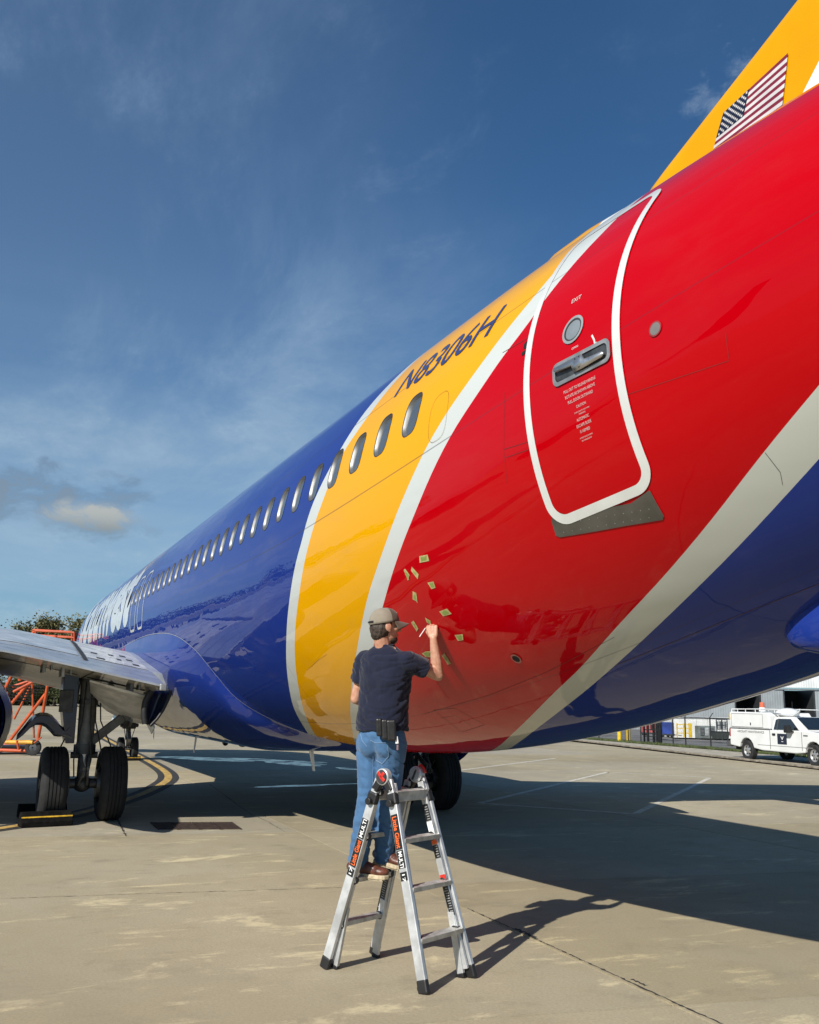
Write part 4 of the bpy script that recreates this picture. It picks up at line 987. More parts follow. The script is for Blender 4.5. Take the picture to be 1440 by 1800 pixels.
chock('wheel_chock', 'black rubber chock hidden ahead of the outer left main wheel, its far end showing', (18.98, -3.36, 0), PI + .05, .72, .21, .28)
chock('wheel_chock', 'small black and yellow chock under the nose wheels', (4.48, 0.02, 0), 0.0, .66, .13, .16)

# ------------------------------------------------------------------ masking tape on the red skin
M_TAN = mat('tan_tape', (0.46, 0.39, 0.16), 0.7, var=0.2, vscale=40); M_GRN = mat('green_tape', (0.22, 0.30, 0.06), 0.65, var=0.2, vscale=40)
Z7 = lambda L: [(660 + a / 7.2, 960 + b / 7.2) for a, b in L]
TAPES = [
 ('square of tan tape with green centre, topmost of all the tape pieces', [(560, 125), (665, 105), (685, 185), (565, 210)], 1),
 ('narrow tan and green tape strip nearest the white stripe, left of its steeper twin', [(362, 300), (380, 284), (440, 365), (425, 395), (428, 425), (412, 432), (405, 405)], 1),
 ('long slanting tan tape strip just right of the narrow strip by the white stripe', [(455, 310), (465, 258), (552, 355), (540, 418)], .6),
 ('small tan square with green centre, second highest on the right side', [(663, 460), (740, 445), (765, 525), (715, 542)], 1),
 ('upright tan and green tape scrap with a torn lower end above the cap brim', [(475, 568), (522, 590), (540, 720), (515, 690), (475, 672)], .8),
 ('largest tan diamond with green centre, up and right of the raised hand', [(812, 825), (910, 788), (970, 855), (862, 885)], 1),
 ('narrow tan strip between the cap brim and the raised hand', [(455, 965), (487, 940), (548, 1040), (528, 1080)], .6),
 ('tan strip partly hidden behind the fingers of the raised hand', [(632, 900), (700, 940), (706, 990), (655, 965)], .8),
 ('tan square with green centre, furthest right of the tape pieces', [(1005, 1122), (1110, 1110), (1118, 1185), (1048, 1196)], 1),
 ('tan and green piece half hidden behind the forearm', [(590, 1355), (640, 1328), (720, 1325), (716, 1400), (640, 1402)], 1),
 ('long tan strip in the arm shadow, lowest of the tape pieces', [(846, 1385), (878, 1350), (960, 1480), (918, 1497)], .4)]
for lab, L, gk in TAPES:
    pts = [fhit(*p) for p in Z7(L)]; cx = sum(p[0] for p in pts) / len(pts); ca = sum(p[1] for p in pts) / len(pts)
    o = patch('masking_tape', pts, M_TAN, fus, 0.0035, step=.5)
    o.parent = None; tag(o, lab, 'tape', 'tape squares marking spots on the red skin')
    inner = [(cx + (x - cx) * .60 * gk, ca + (a - ca) * .60 * gk) for x, a in pts]
    patch('green_centre', inner, M_GRN, o, 0.0048, step=.5)

# ------------------------------------------------------------------ folding ladder
M_LAD = mat('ladder_aluminium', (0.60, 0.61, 0.61), 0.38, 0.45, var=0.18, vscale=7, bump=0.0004)
M_RUNG = mat('rung_aluminium', (0.50, 0.49, 0.46), 0.45, 0.45, var=0.2, vscale=14)
M_RED = mat('hinge_red', (0.50, 0.022, 0.012), 0.45); M_ORG = mat('label_orange', (0.75, 0.12, 0.015), 0.5, var=0.05)
M_LABB = mat('label_black', (0.010, 0.010, 0.011), 0.45, var=0.05); M_LABW = mat('label_white', (0.72, 0.72, 0.70), 0.5, var=0.05)
FL, FR, BLf, BRf = gnd(745, 1746), gnd(832, 1721), gnd(569, 1702), gnd(659, 1679)
ctr = (FL + FR + BLf + BRf) / 4; e1 = ((FL + FR) / 2 - (BLf + BRf) / 2); half = e1.length / 2; e1.normalize()
e2 = V((-e1.y, e1.x, 0));
if e2.y < 0: e2 = -e2
LH = 1.335; lad = thing('folding_ladder', 'grey aluminium folding ladder opened into an A on the concrete under the red fuselage', 'ladder', ctr)
wf, wt = 0.262, 0.182          # half widths at the feet and at the hinges
HG = 0.045                     # half gap between rails at the hinge
def lp(side, s, z, out=0.0, along=0.0):   # point on the outer rail. side: +1 near leaf, -1 far leaf; s: -1 left, +1 right
    t = z / LH; w_ = wf + (wt - wf) * t + out; d = half + (HG - half) * t
    return ctr + e1 * (side * d + along) + e2 * (s * w_) + V((0, 0, z))
for side in (1, -1):
    lf = share('ladder_leaf', MB().cyl(lp(side, -1, 1.22) , lp(side, 1, 1.22), .012, n=8).build('tmp', M_RUNG, None).data, lad)
    bpy.data.objects.remove(bpy.data.objects['tmp'])
    for s in (-1, 1):
        a, c_ = lp(side, s, 0.03), lp(side, s, LH - .06)
        rl = MB().bar(a, lp(side, s, 1.20), .030, .072, e1, 1.0).build('outer_rail', M_LAD, lf, 0, bevel=.005)
        up = MB().bar(lp(side, s, .06, -.034, -side * .012), lp(side, s, LH - .05, -.030, 0), .022, .052, e1).build('inner_rail', M_LAD, lf, 0, bevel=.004)
        # splayed lower tube of the inner section
        MB().bar(lp(side, s, .012, -.045, -side * .055), lp(side, s, .42, -.036, -side * .01), .026, .055, e1).build('lower_tube', M_LAD, lf, 0, bevel=.004)
        ft = MB().bar(lp(side, s, 0.0), lp(side, s, .085), .040, .082, e1).build('rubber_foot', M_BLACK, lf, 0, bevel=.012)
        MB().bar(lp(side, s, .0, -.045, -side * .055), lp(side, s, .030, -.045, -side * .055), .032, .062, e1).build('rubber_foot', M_BLACK, lf, 0, bevel=.006)
        d = (c_ - a).normalized()
        b = MB(); p = lp(side, s, 1.185); b.bar(p - d * .045, p + d * .040, .050, .086, e1); b.build('rail_lock', M_BLACK, lf, 0, bevel=.014)
        b = MB(); q = lp(side, s, 1.16, .030); b.cyl(q - e2 * .02 * s, q + e2 * .024 * s, .025, n=14); b.build('lock_knob', M_BLACK, lf, 40, bevel=.004)
        b = MB(); b.bar(lp(side, s, 1.20), lp(side, s, LH - .02), .034, .060, e1, .8); b.build('hinge_plate', M_LAD, lf, 0, bevel=.006)
        for z in (1.24, 1.265, 1.29):
            q = lp(side, s, z, .019); MB().cyl(q - e2 * .004 * s, q + e2 * .004 * s, .006, n=8).build('rivet', M_RUNG, lf, 40)
        for k in range(1, 5):
            q = lp(side, s, .305 * k, -.034, -side * .012); MB().cyl(q - e2 * .020 * s, q + e2 * .016 * s, .032, .036, 12).build('rung_end_cap', M_BLACK, lf, 40, bevel=.006)
    for k in range(1, 5):
        z = .305 * k; a, c_ = lp(side, -1, z, -.014), lp(side, 1, z, -.014)
        b = MB(); x_ = (c_ - a).normalized(); n_ = V((0, 0, 1)); y_ = x_.cross(n_)
        prof_ = [(-.042, .016), (-.030, .019), (-.020, .016), (-.008, .019), (.008, .016), (.020, .019), (.030, .016), (.042, .014), (.040, -.016), (-.040, -.018)]
        rows = [[p + y_ * i + n_ * j for i, j in prof_] for p in (a, c_)]
        b.grid(rows, True); b.add(rows[0], [tuple(range(10))]); b.add(rows[1], [tuple(range(10))]); b.build('rung', M_RUNG, lf, 0)
        if k == 4: MB().bar(a + V((0, 0, -.03)), c_ + V((0, 0, -.03)), .07, .05, (0, 0, 1)).build('rung_web', M_RUNG, lf, 0, bevel=.004)
for s in (-1, 1):   # hinge discs
    q = ctr + e2 * (s * (wt + .004)) + V((0, 0, LH - .005))
    hg = MB().cyl(q - e2 * .026, q + e2 * .026, .059, n=28).build('hinge_disc', M_LAD, lad, 30, bevel=.008)
    n_ = -e2
    b = MB(); b.cyl(q + n_ * .024, q + n_ * .034, .050, .046, 24); b.build('hinge_hub', M_STEEL if s < 0 else M_LAD, hg, 30)
    if s < 0:
        b = MB(); c0 = q + n_ * .035; 
        for a in (2.2, -0.6, 0.8): d = e1 * math.cos(a) + V((0, 0, 1)) * math.sin(a); b.bar(c0 - d * .004, c0 + d * .044, .024, .006, n_)
        b.build('release_lever', M_RED, hg, 0, bevel=.003)
    else:
        b = MB(); c0 = q + n_ * .035
        for a in (1.1, 4.24): d = e1 * math.cos(a) + V((0, 0, 1)) * math.sin(a); b.bar(c0, c0 + d * .040, .018, .006, n_)
        b.build('release_lever', M_STEEL, hg, 0, bevel=.003)
        MB().tube([q + e1 * (.066 * math.cos(a)) + V((0, 0, .066 * math.sin(a))) + e2 * .015 for a in np.linspace(.2, 1.4, 8)], .012, 6).build('red_tab', M_RED, hg, 60)
    for side in (-1, 1): MB().bar(q + e1 * side * .015 + V((0, 0, -.01)), lp(side, s, 1.235), .056, .045, e2).build('hinge_arm', M_BLACK, hg, 0, bevel=.008)
# labels on the outer faces of the left rails
def rail_label(side, z0, z1, body, m_text, reverse, hk=.60, m_bg=M_LABB, s=-1):
    a, c_ = lp(side, s, z0, .0165 + .0006), lp(side, s, z1, .0165 + .0006); d = (c_ - a).normalized(); n_ = e2 * s; w_ = n_.cross(d)
    b = MB(); b.add([a - w_ * .030, a + w_ * .030, c_ + w_ * .030, c_ - w_ * .030], [(0, 1, 2, 3)]); bg = b.build('label', m_bg, lad, 0)
    L = (c_ - a).length
    ex = -d if reverse else d; ey = n_.cross(ex)
    o = (c_ if reverse else a) + ex * L * .05
    text_flat('label_lettering', body, o - ey * .060 * hk / 2, ex, ey, .060 * hk, m_text, bg, bold=.02, width=L * .90, off=.0012)
rail_label(-1, .705, .895, 'Little Giant', M_ORG, False, .66); rail_label(-1, .900, 1.035, 'MULTI', M_LABW, False, .56); rail_label(-1, .640, .692, '17', M_LABW, False, .42)
rail_label(1, .862, 1.085, 'Little Giant', M_ORG, True, .66); rail_label(1, .745, .857, 'MULTI', M_LABW, True, .56); rail_label(1, .668, .722, '17', M_LABW, True, .42)
# warning labels on the inner faces of the right-hand rails of both leaves
def inner_label(side, s, z0, z1, m_, name='warning_label', k=1.0):
    a, c_ = lp(side, s, z0, -.0465), lp(side, s, z1, -.0465); d = (c_ - a).normalized(); n_ = -e2 * s; w_ = n_.cross(d)
    b = MB(); b.add([a - w_ * .024 * k + n_ * .001, a + w_ * .024 * k + n_ * .001, c_ + w_ * .024 * k + n_ * .001, c_ - w_ * .024 * k + n_ * .001], [(0, 1, 2, 3)]); return b.build(name, m_, lad, 0)
for side, s, L in ((1, 1, ((1.02, 1.13, M_LABB), (.91, 1.01, M_LABW), (.86, .905, M_ORG), (.77, .855, M_LABB), (.62, .66, M_RED), (.40, .61, M_LABB))), (-1, 1, ((.60, .98, M_LABB), (.30, .58, M_LABB)))):
    for z0, z1, m_ in L:
        lb = inner_label(side, s, z0, z1, m_)
        if m_ is M_LABB:
            b = MB(); n_ = -e2 * s
            for k in range(int((z1 - z0) / .016)):
                z = z0 + .008 + k * .016; p = lp(side, s, z, -.0490); q_ = lp(side, s, z + .005, -.0490); d = (q_ - p).normalized(); w_ = n_.cross(d); ww = .018 * random.uniform(.6, 1)
                b.add([p - w_ * .018, p + w_ * (ww * 2 - .018), q_ + w_ * (ww * 2 - .018), q_ - w_ * .018], [(0, 1, 2, 3)])
            o = b.build('fine_print', mat('print_grey', (0.33, 0.33, 0.32), 0.6), lb, 0); o['kind'] = 'stuff'

# ------------------------------------------------------------------ the worker on the ladder
RH = V((CR[0], CR[1], 0)).normalized(); FH = V((CF[0], CF[1], 0)).normalized(); UP = V((0, 0, 1))
def skin_mesh(name, b, m, parent, voxel, it=6, disp=None):
    me = bpy.data.meshes.new(name); me.from_pydata(b.v, [], b.f)
    bm = bmesh.new(); bm.from_mesh(me); bmesh.ops.recalc_face_normals(bm, faces=bm.faces); bm.to_mesh(me); bm.free()
    o = bpy.data.objects.new(name, me); COL.objects.link(o)
    r_ = o.modifiers.new('r', 'REMESH'); r_.mode = 'VOXEL'; r_.voxel_size = voxel
    sm = o.modifiers.new('s', 'SMOOTH'); sm.iterations = it; sm.factor = 0.5
    dg = bpy.context.evaluated_depsgraph_get(); me2 = bpy.data.meshes.new_from_object(o.evaluated_get(dg))
    bpy.data.objects.remove(o); bpy.data.meshes.remove(me); me2.name = name
    if disp:
        ns = [v.normal.copy() for v in me2.vertices]
        for v, n in zip(me2.vertices, ns): v.co += n * disp(v.co)
    me2.materials.clear()
    if m is not None: me2.materials.append(m)
    o = bpy.data.objects.new(name, me2); COL.objects.link(o); shade(me2, 180)
    if parent is not None: attach(o, parent)
    return o
def cloth(name, col, rough=0.85, weave=900.0, fold=0.010, col2=None, fs=(7, 7, 3.0)):
    m = bpy.data.materials.new(name); m.use_nodes = True; t = m.node_tree; b = t.nodes['Principled BSDF']; h = G(t)
    ge = NN(t, 'ShaderNodeNewGeometry').outputs['Position']
    n = h.noise(ge, 9.0, 5, 0.65); t.links.new(h.mix(h.ramp(n, 0.35, 0.7), col2 or tuple(c * .8 for c in col), col), b.inputs['Base Color'])
    b.inputs['Roughness'].default_value = rough; b.inputs['Sheen Weight'].default_value = 0.15; b.inputs['Specular IOR Level'].default_value = 0.2
    f = h.noise(h.mapv(ge, fs, (0.25, 0.5, 0)), 1.0, 4, 0.55, 1.4); w_ = h.noise(ge, weave, 2, 0.5)
    bn = NN(t, 'ShaderNodeBump'); bn.inputs['Strength'].default_value = 1.0; bn.inputs['Distance'].default_value = fold
    t.links.new(h.m('ADD', f, h.m('MULTIPLY', w_, 0.04)), bn.inputs['Height']); t.links.new(bn.outputs[0], b.inputs['Normal'])
    return m
def skin_material():
    m = bpy.data.materials.new('skin'); m.use_nodes = True; t = m.node_tree; b = t.nodes['Principled BSDF']; h = G(t)
    ge = NN(t, 'ShaderNodeNewGeometry').outputs['Position']
    c = h.mix(h.ramp(h.noise(ge, 30.0, 5, 0.6), 0.35, 0.7), (0.42, 0.205, 0.130), (0.52, 0.285, 0.195))
    t.links.new(c, b.inputs['Base Color']); b.inputs['Roughness'].default_value = 0.5; b.inputs['Subsurface Weight'].default_value = 0.12; b.inputs['Subsurface Radius'].default_value = (0.012, 0.005, 0.003)
    bn = NN(t, 'ShaderNodeBump'); bn.inputs['Distance'].default_value = 0.0005; t.links.new(h.noise(ge, 260, 3, 0.6), bn.inputs['Height']); t.links.new(bn.outputs[0], b.inputs['Normal'])
    return m
M_SKIN = skin_material()
Fb = (RH * .55 + FH * .83).normalized(); Lb = (RH * -.83 + FH * .55).normalized()
Fh = (RH * .92 + FH * .39).normalized(); Lh = (RH * -.39 + FH * .92).normalized()
J = dict(pel=at(671, 1288, 7.02), chest=at(680, 1165, 7.06), neck=at(676, 1140, 7.06), shL=at(642, 1160, 7.18), shR=at(715, 1161, 6.94),
         elR=at(770, 1187, 7.05), wrR=at(762, 1122, 7.06), elL=at(626, 1228, 7.18), wrL=at(656, 1240, 7.40),
         hipL=at(653, 1302, 7.09), hipR=at(688, 1304, 6.97), knL=at(648, 1402, 7.03), anL=at(630, 1508, 6.97), knR=at(684, 1402, 7.00), anR=at(674, 1500, 7.04))
HC_ = at(677, 1102, 7.06)
person = thing('person', 'man in navy T-shirt, blue jeans and brown cap standing on the ladder, reaching up', 'person', (J['hipL'].x, J['hipL'].y, .63))
b = MB(); hd = lambda f, l, u: HC_ + Fh * f + Lh * l + UP * u
RHd = Matrix((Fh, Lh, UP)).transposed(); RB = Matrix((Fb, Lb, UP)).transposed()
b.ell(hd(-.005, 0, .035), (.098, .077, .10), RHd, 20, 14); b.ell(hd(.030, 0, -.045), (.066, .060, .075), RHd, 18, 12); b.ell(hd(.076, 0, -.098), (.024, .030, .024), RHd)
b.ell(hd(.080, 0, .028), (.020, .052, .016), RHd); b.caps(hd(.094, 0, .018), hd(.116, 0, -.020), .009, .014, 10); b.ell(hd(.104, .012, -.024), (.010, .010, .008), RHd); b.ell(hd(.104, -.012, -.024), (.010, .010, .008), RHd)
b.ell(hd(.094, 0, -.056), (.012, .026, .009), RHd); b.ell(hd(.090, 0, -.070), (.012, .024, .009), RHd)
for s in (-1, 1):
    b.ell(hd(-.004, s * .078, -.004), (.026, .011, .034), RHd); b.ell(hd(.006, s * .074, -.030), (.012, .010, .014), RHd); b.ell(hd(.060, s * .042, -.015), (.030, .022, .022), RHd)
b.caps(hd(-.030, 0, -.060), J['neck'] - UP * .03 + Fb * .0, .058, .064)
b.caps(J['chest'] + UP * .02, J['pel'] + UP * .08, .12, .125); b.caps(J['shL'], J['shR'], .06, .06); b.caps(J['pel'] + Lb * .07, J['pel'] - Lb * .07, .11, .11)
for sfx in 'LR':
    b.caps(J['sh' + sfx], J['el' + sfx], .052, .042); mid = J['el' + sfx].lerp(J['wr' + sfx], .35)
    b.caps(J['el' + sfx], mid, .041, .043); b.caps(mid, J['wr' + sfx], .043, .027)
    b.caps(J['hip' + sfx], J['kn' + sfx], .085, .055); b.caps(J['kn' + sfx], J['an' + sfx], .055, .042)
def hand(b, w, fwd, side, palm, k=1.0, thumb_s=1):
    """palm from the wrist along fwd; side = knuckle row direction; palm = direction the palm faces"""
    kn = w + fwd * .088
    for i in range(4):
        o_ = side * (.033 - i * .022); b.caps(w + fwd * .018 + o_ * .65, kn + o_ - fwd * (.004 * abs(i - 1)), .0155, .0125, 10)
        p0 = kn + o_ - fwd * (.004 * abs(i - 1)); L = (.040, .044, .041, .033)[i]
        p1 = p0 + (palm * .82 + fwd * .45).normalized() * L; p2 = p1 + (palm * .35 - fwd * .93).normalized() * L * .72; p3 = p2 + (-palm * .55 - fwd * .8).normalized() * L * .55
        b.caps(p0, p1, .0100, .0088, 10); b.caps(p1, p2, .0088, .0080, 10); b.caps(p2, p3, .0080, .0070, 10)
    t0 = w + fwd * .030 + side * .026 * thumb_s + palm * .008; t1 = w + fwd * .062 + side * .046 * thumb_s + palm * .026; t2 = w + fwd * .086 + side * .036 * thumb_s + palm * .046
    b.caps(w + fwd * .012, t0, .017, .016, 10); b.caps(t0, t1, .0150, .0125, 10); b.caps(t1, t2, .0122, .0095, 10)
fw = (at(757, 1088, 7.10) - J['wrR']).normalized(); sd = (-RH * .95 + FH * .20).normalized(); sd = (sd - fw * sd.dot(fw)).normalized(); pl = fw.cross(sd); pl = pl if pl.dot(FH) > 0 else -pl
hand(b, J['wrR'], fw, sd, pl)
fwl = (J['wrL'] - J['elL']).normalized(); sdl = UP - fwl * UP.dot(fwl); sdl.normalize(); pll = fwl.cross(sdl)
hand(b, J['wrL'], fwl, sdl, pll if pll.dot(Lb) < 0 else -pll)
skin_mesh('body', b, M_SKIN, person, .0040, 3)
for s in (-1, 1):
    e = MB().ell(hd(.079, s * .032, .008), (.012, .012, .012), None, 14, 10).build('eye', mat('eye_white', (.7, .68, .64), .3), person, 180)
    MB().ell(hd(.0885, s * .0325, .008), (.004, .006, .006), RHd, 12, 8).build('iris', mat('iris_brown', (.05, .03, .02), .2), e, 180)
# hair and beard
b = MB(); b.ell(hd(-.034, 0, -.012), (.080, .084, .088), RHd); b.ell(hd(-.055, 0, -.055), (.050, .066, .05), RHd)
for s in (-1, 1): b.ell(hd(.012, s * .070, .018), (.018, .014, .04), RHd)
M_HAIR = mat('dark_brown_hair', (0.050, 0.031, 0.019), 0.6, var=0.5, vscale=60, bump=0.004, bscale=160)
skin_mesh('hair', b, M_HAIR, person, .006, 3, lambda p: mnoise.noise(V((p.x * 90, p.y * 90, p.z * 14))) * .006)
b = MB(); b.ell(hd(.052, 0, -.090), (.050, .0535, .036), RHd)
skin_mesh('beard', b, M_HAIR, person, .005, 2, lambda p: mnoise.noise(p * 90) * .0015 - .0035)
# cap
Rc = RHd @ Matrix.Rotation(-.10, 3, 'Y'); cc = hd(-.008, 0, .036)
cpt = lambda f, l, u: cc + Rc @ V((f, l, u))
M_CAPB = cloth('cap_brown_cotton', (0.095, 0.070, 0.050), .9, fold=.002); M_CAPM = cloth('cap_mesh_taupe', (0.25, 0.22, 0.17), .9, weave=420, fold=.0025)
rows = []
for j in range(13):
    th = PI / 2 * j / 12; rows.append([cpt(math.cos(a) * .114 * math.cos(th) ** .75, math.sin(a) * .091 * math.cos(th) ** .75, -.004 + .105 * math.sin(th) ** .9 - (.012 * (1 - math.cos(a)) / 2 * (1 - j / 12))) for a in np.linspace(0, 2 * PI, 49)[:-1]])
cap = MB().grid(rows, True).build('cap', M_CAPM, person, 60, shell=.004); cap.data.materials.append(M_CAPB)
iv = Rc.inverted()
for p in cap.data.polygons:
    q = iv @ (p.center - cc)
    if q.x > .028 - .25 * max(0, q.z - .05): p.material_index = 1
for s in (-1, 1):
    MB().tube([cpt(.03 - .25 * max(0, z - .05) * 1, s * math.sqrt(max(0, 1 - (.03 / .114) ** 2)) * .0915 * (math.sqrt(max(0, 1 - (z / .105) ** 2))) ** .75, z) for z in np.linspace(-.006, .10, 9)], .0016, 5).build('cap_seam', M_CAPM, cap, 60)
rows = []
for t in np.linspace(0, 1, 8):
    row = []
    for a in np.linspace(-1.12, 1.12, 21):
        x = math.cos(a) * (.110 + .082 * t * (math.cos(a * .78) ** .6)); y = math.sin(a) * (.090 + .006 * t) ; row.append(cpt(x, y, -.002 - .046 * (y / .09) ** 2 * t - .022 * t))
    rows.append(row)
MB().grid(rows).build('cap_brim', M_CAPB, cap, 60, shell=.005)
MB().ell(cpt(0, 0, .102), (.007, .007, .005)).build('cap_button', M_CAPB, cap, 60)
MB().tube([cpt(-.115 * math.cos(a), .094 * math.sin(a), .004) for a in np.linspace(-.5, .5, 8)], .008, 6).build('cap_strap', M_BLACK, cap, 60)
MB().tube([cpt(.108 * math.cos(a * .3) - .004, .03 * math.sin(a), .046 + .018 * math.cos(a)) for a in np.linspace(0, 2 * PI, 16)], .003, 5).build('cap_emblem', mat('emblem_tan', (.45, .38, .28), .8), cap, 60)
# T-shirt
b = MB(); N = 28; rows = []
for (u, v, d, hw_, hdp, sq) in ((672, 1284, 7.02, .198, .150, 0), (672, 1272, 7.02, .200, .152, 0), (673, 1250, 7.02, .192, .148, 0), (676, 1222, 7.04, .192, .143, 0), (679, 1195, 7.05, .204, .142, 0), (680, 1172, 7.06, .214, .138, 0), (679, 1157, 7.06, .210, .122, 0), (678, 1147, 7.06, .165, .100, 0), (677, 1139, 7.06, .098, .080, 0), (677, 1133, 7.06, .070, .070, 0)):
    c_ = at(u, v, d); rows.append([c_ + Lb * hw_ * (abs(math.cos(a)) ** .85) * (1 if math.cos(a) > 0 else -1) + Fb * hdp * (abs(math.sin(a)) ** .85) * (1 if math.sin(a) > 0 else -1) for a in np.linspace(0, 2 * PI, N + 1)[:-1]])
b.grid(rows, True); b.add(rows[0], [tuple(range(N))]); b.add(rows[-1], [tuple(range(N))])
for sfx, t_ in (('L', .58), ('R', .60)):
    a_, e_ = J['sh' + sfx], J['el' + sfx]; m_ = a_.lerp(e_, t_)
    b.ell(a_, (.075,) * 3, None, 16, 10); b.cyl(a_, m_, .078, .076, 20)
def folds(p):
    q = V((p.x * 9 + p.z * 5, p.y * 9 - p.z * 4, p.z * 13)); d_ = abs(mnoise.noise(V((p.x * 3 + p.z * 7, p.y * 3 - p.z * 9, p.z * 16 + (p.x - p.y) * 9)))); return (abs(mnoise.noise(q)) - .25) * .014 + mnoise.noise(p * 4.5) * .008 - max(0, .16 - d_) * .055
M_SHIRT = cloth('navy_cotton', (0.010, 0.013, 0.031), .9, fold=.012)
skin_mesh('t_shirt', b, M_SHIRT, person, .009, 5, folds)
b = MB(); rg = [J['neck'] + UP * (.022 + .012 * math.sin(a)) + Lb * .066 * math.cos(a) + Fb * .066 * math.sin(a) - UP * .0 for a in np.linspace(0, 2 * PI, 25)]
b.tube(rg, .010, 8).build('collar', M_SHIRT, person, 60)
MB().tube([p + UP * .012 for p in rg], .005, 6).build('lanyard', M_BLACK, person, 60)
MB().tube([J['neck'] + UP * .035 + Lb * .068 * math.cos(a) + Fb * .068 * math.sin(a) for a in np.linspace(4.1, 4.7, 6)], .006, 6).build('lanyard_clip', M_LABW, person, 60)
# jeans
b = MB(); b.ell(J['pel'] - UP * .01, (.140, .185, .13), RB); b.ell(J['pel'] - UP * .06 - Fb * .03 + Lb * .07, (.105, .10, .13), RB); b.ell(J['pel'] - UP * .06 - Fb * .03 - Lb * .07, (.105, .10, .13), RB)
rows = [[J['pel'] + UP * z + Lb * .178 * math.cos(a) * k + Fb * .135 * math.sin(a) * k for a in np.linspace(0, 2 * PI, 25)[:-1]] for z, k in ((-.02, 1.02), (.085, 1.0))]
b.grid(rows, True); b.add(rows[0], [tuple(range(24))]); b.add(rows[1], [tuple(range(24))])
for sfx in 'LR':
    h_, k_, a_ = J['hip' + sfx], J['kn' + sfx], J['an' + sfx]; mid = h_.lerp(k_, .45)
    b.caps(h_ - UP * .01, mid, .116, .100); b.caps(mid, k_, .100, .083); b.caps(k_, a_.lerp(k_, .35), .083, .078); b.caps(a_.lerp(k_, .35), a_ - UP * .01, .078, .076)
def jf(p):
    w_ = .004 if p.z > 1.25 else .009; q = V((p.x * 7, p.y * 7, p.z * 17)); d_ = abs(mnoise.noise(V((p.x * 4, p.y * 4, p.z * 13 + (p.x + p.y) * 8)))); return -max(0, .13 - d_) * .075 * (1 if p.z < 1.0 or 1.3 < p.z < 1.5 else .35) + (abs(mnoise.noise(q)) - .2) * w_ * 1.3 + mnoise.noise(V((p.x * 5, p.y * 5, p.z * 3))) * .006
M_JEAN = cloth('blue_denim', (0.062, 0.142, 0.270), .85, weave=700, fold=.006, col2=(0.046, 0.110, 0.215), fs=(8, 8, 5))
jeans = skin_mesh('jeans', b, M_JEAN, person, .010, 4, jf)
M_BELT = mat('brown_belt', (0.045, 0.022, 0.015), .5); M_LEA = mat('black_leather', (0.012, 0.011, 0.011), .42, var=.3, vscale=30, bump=.001)
MB().grid([[J['pel'] + UP * z + Lb * .190 * math.cos(a) + Fb * .147 * math.sin(a) for a in np.linspace(0, 2 * PI, 33)[:-1]] for z in (.055, .095)], True).build('belt', M_BELT, person, 60, shell=.006)
back = lambda u, v, d=6.845: at(u, v, d)
for u0, u1, v0, v1, d in ((663, 671, 1263, 1294, 6.835), (673, 681, 1265, 1300, 6.82), (682, 695, 1266, 1302, 6.81)):
    b = MB(); c_ = (back(u0, v0, d) + back(u1, v1, d)) / 2; b.box(c_, ((u1 - u0) / 249 + .012, .055, (v1 - v0) / 249), Matrix((RH, FH, UP)).transposed() @ Matrix.Rotation(-.06, 3, 'Y')); b.build('belt_pouch', M_LEA, person, 0, bevel=.012)
b = MB(); c_ = back(697.5, 1301, 6.79); b.box(c_, (.022, .006, .05), Matrix((RH, FH, UP)).transposed() @ Matrix.Rotation(-.15, 3, 'Y')); b.build('hanging_tag', M_LABW, person, 0, bevel=.003)
MB().tube([back(695, 1290, 6.795), back(697, 1297, 6.79)], .004, 6).build('key_clip', M_LEA, person, 60); MB().box(back(699, 1313, 6.79), (.014, .006, .045), Matrix((RH, FH, UP)).transposed()).build('key_fob', mat('fob_grey', (.2, .13, .14), .5), person, 0, bevel=.004)
# hip pocket with its stitching, on the seat of the jeans
from mathutils.bvhtree import BVHTree
def bvh_of(o): return BVHTree.FromPolygons([v.co.copy() for v in o.data.vertices], [tuple(p.vertices) for p in o.data.polygons])
JB = bvh_of(jeans); M_STITCH = mat('denim_seam', (0.17, 0.26, 0.38), .9); 
def onjean(u, v, o=.003):
    d = V(ray(u, v)).normalized(); h_ = JB.ray_cast(V(CAM), d)
    return None if h_[0] is None else h_[0] - d * o
for L in ([(651, 1301), (660, 1306), (672, 1306)], [(672, 1306), (682, 1306), (683, 1330), (672, 1343), (661, 1336)], [(656, 1330), (656, 1370), (652, 1420)], [(634, 1290), (637, 1302), (645, 1312)]):
    pts = [p for p in (onjean(*q) for q in dense(L, 5)) if p is not None]
    if len(pts) > 2: MB().tube(pts, .0022, 5).build('stitched_seam', M_STITCH, jeans, 60)
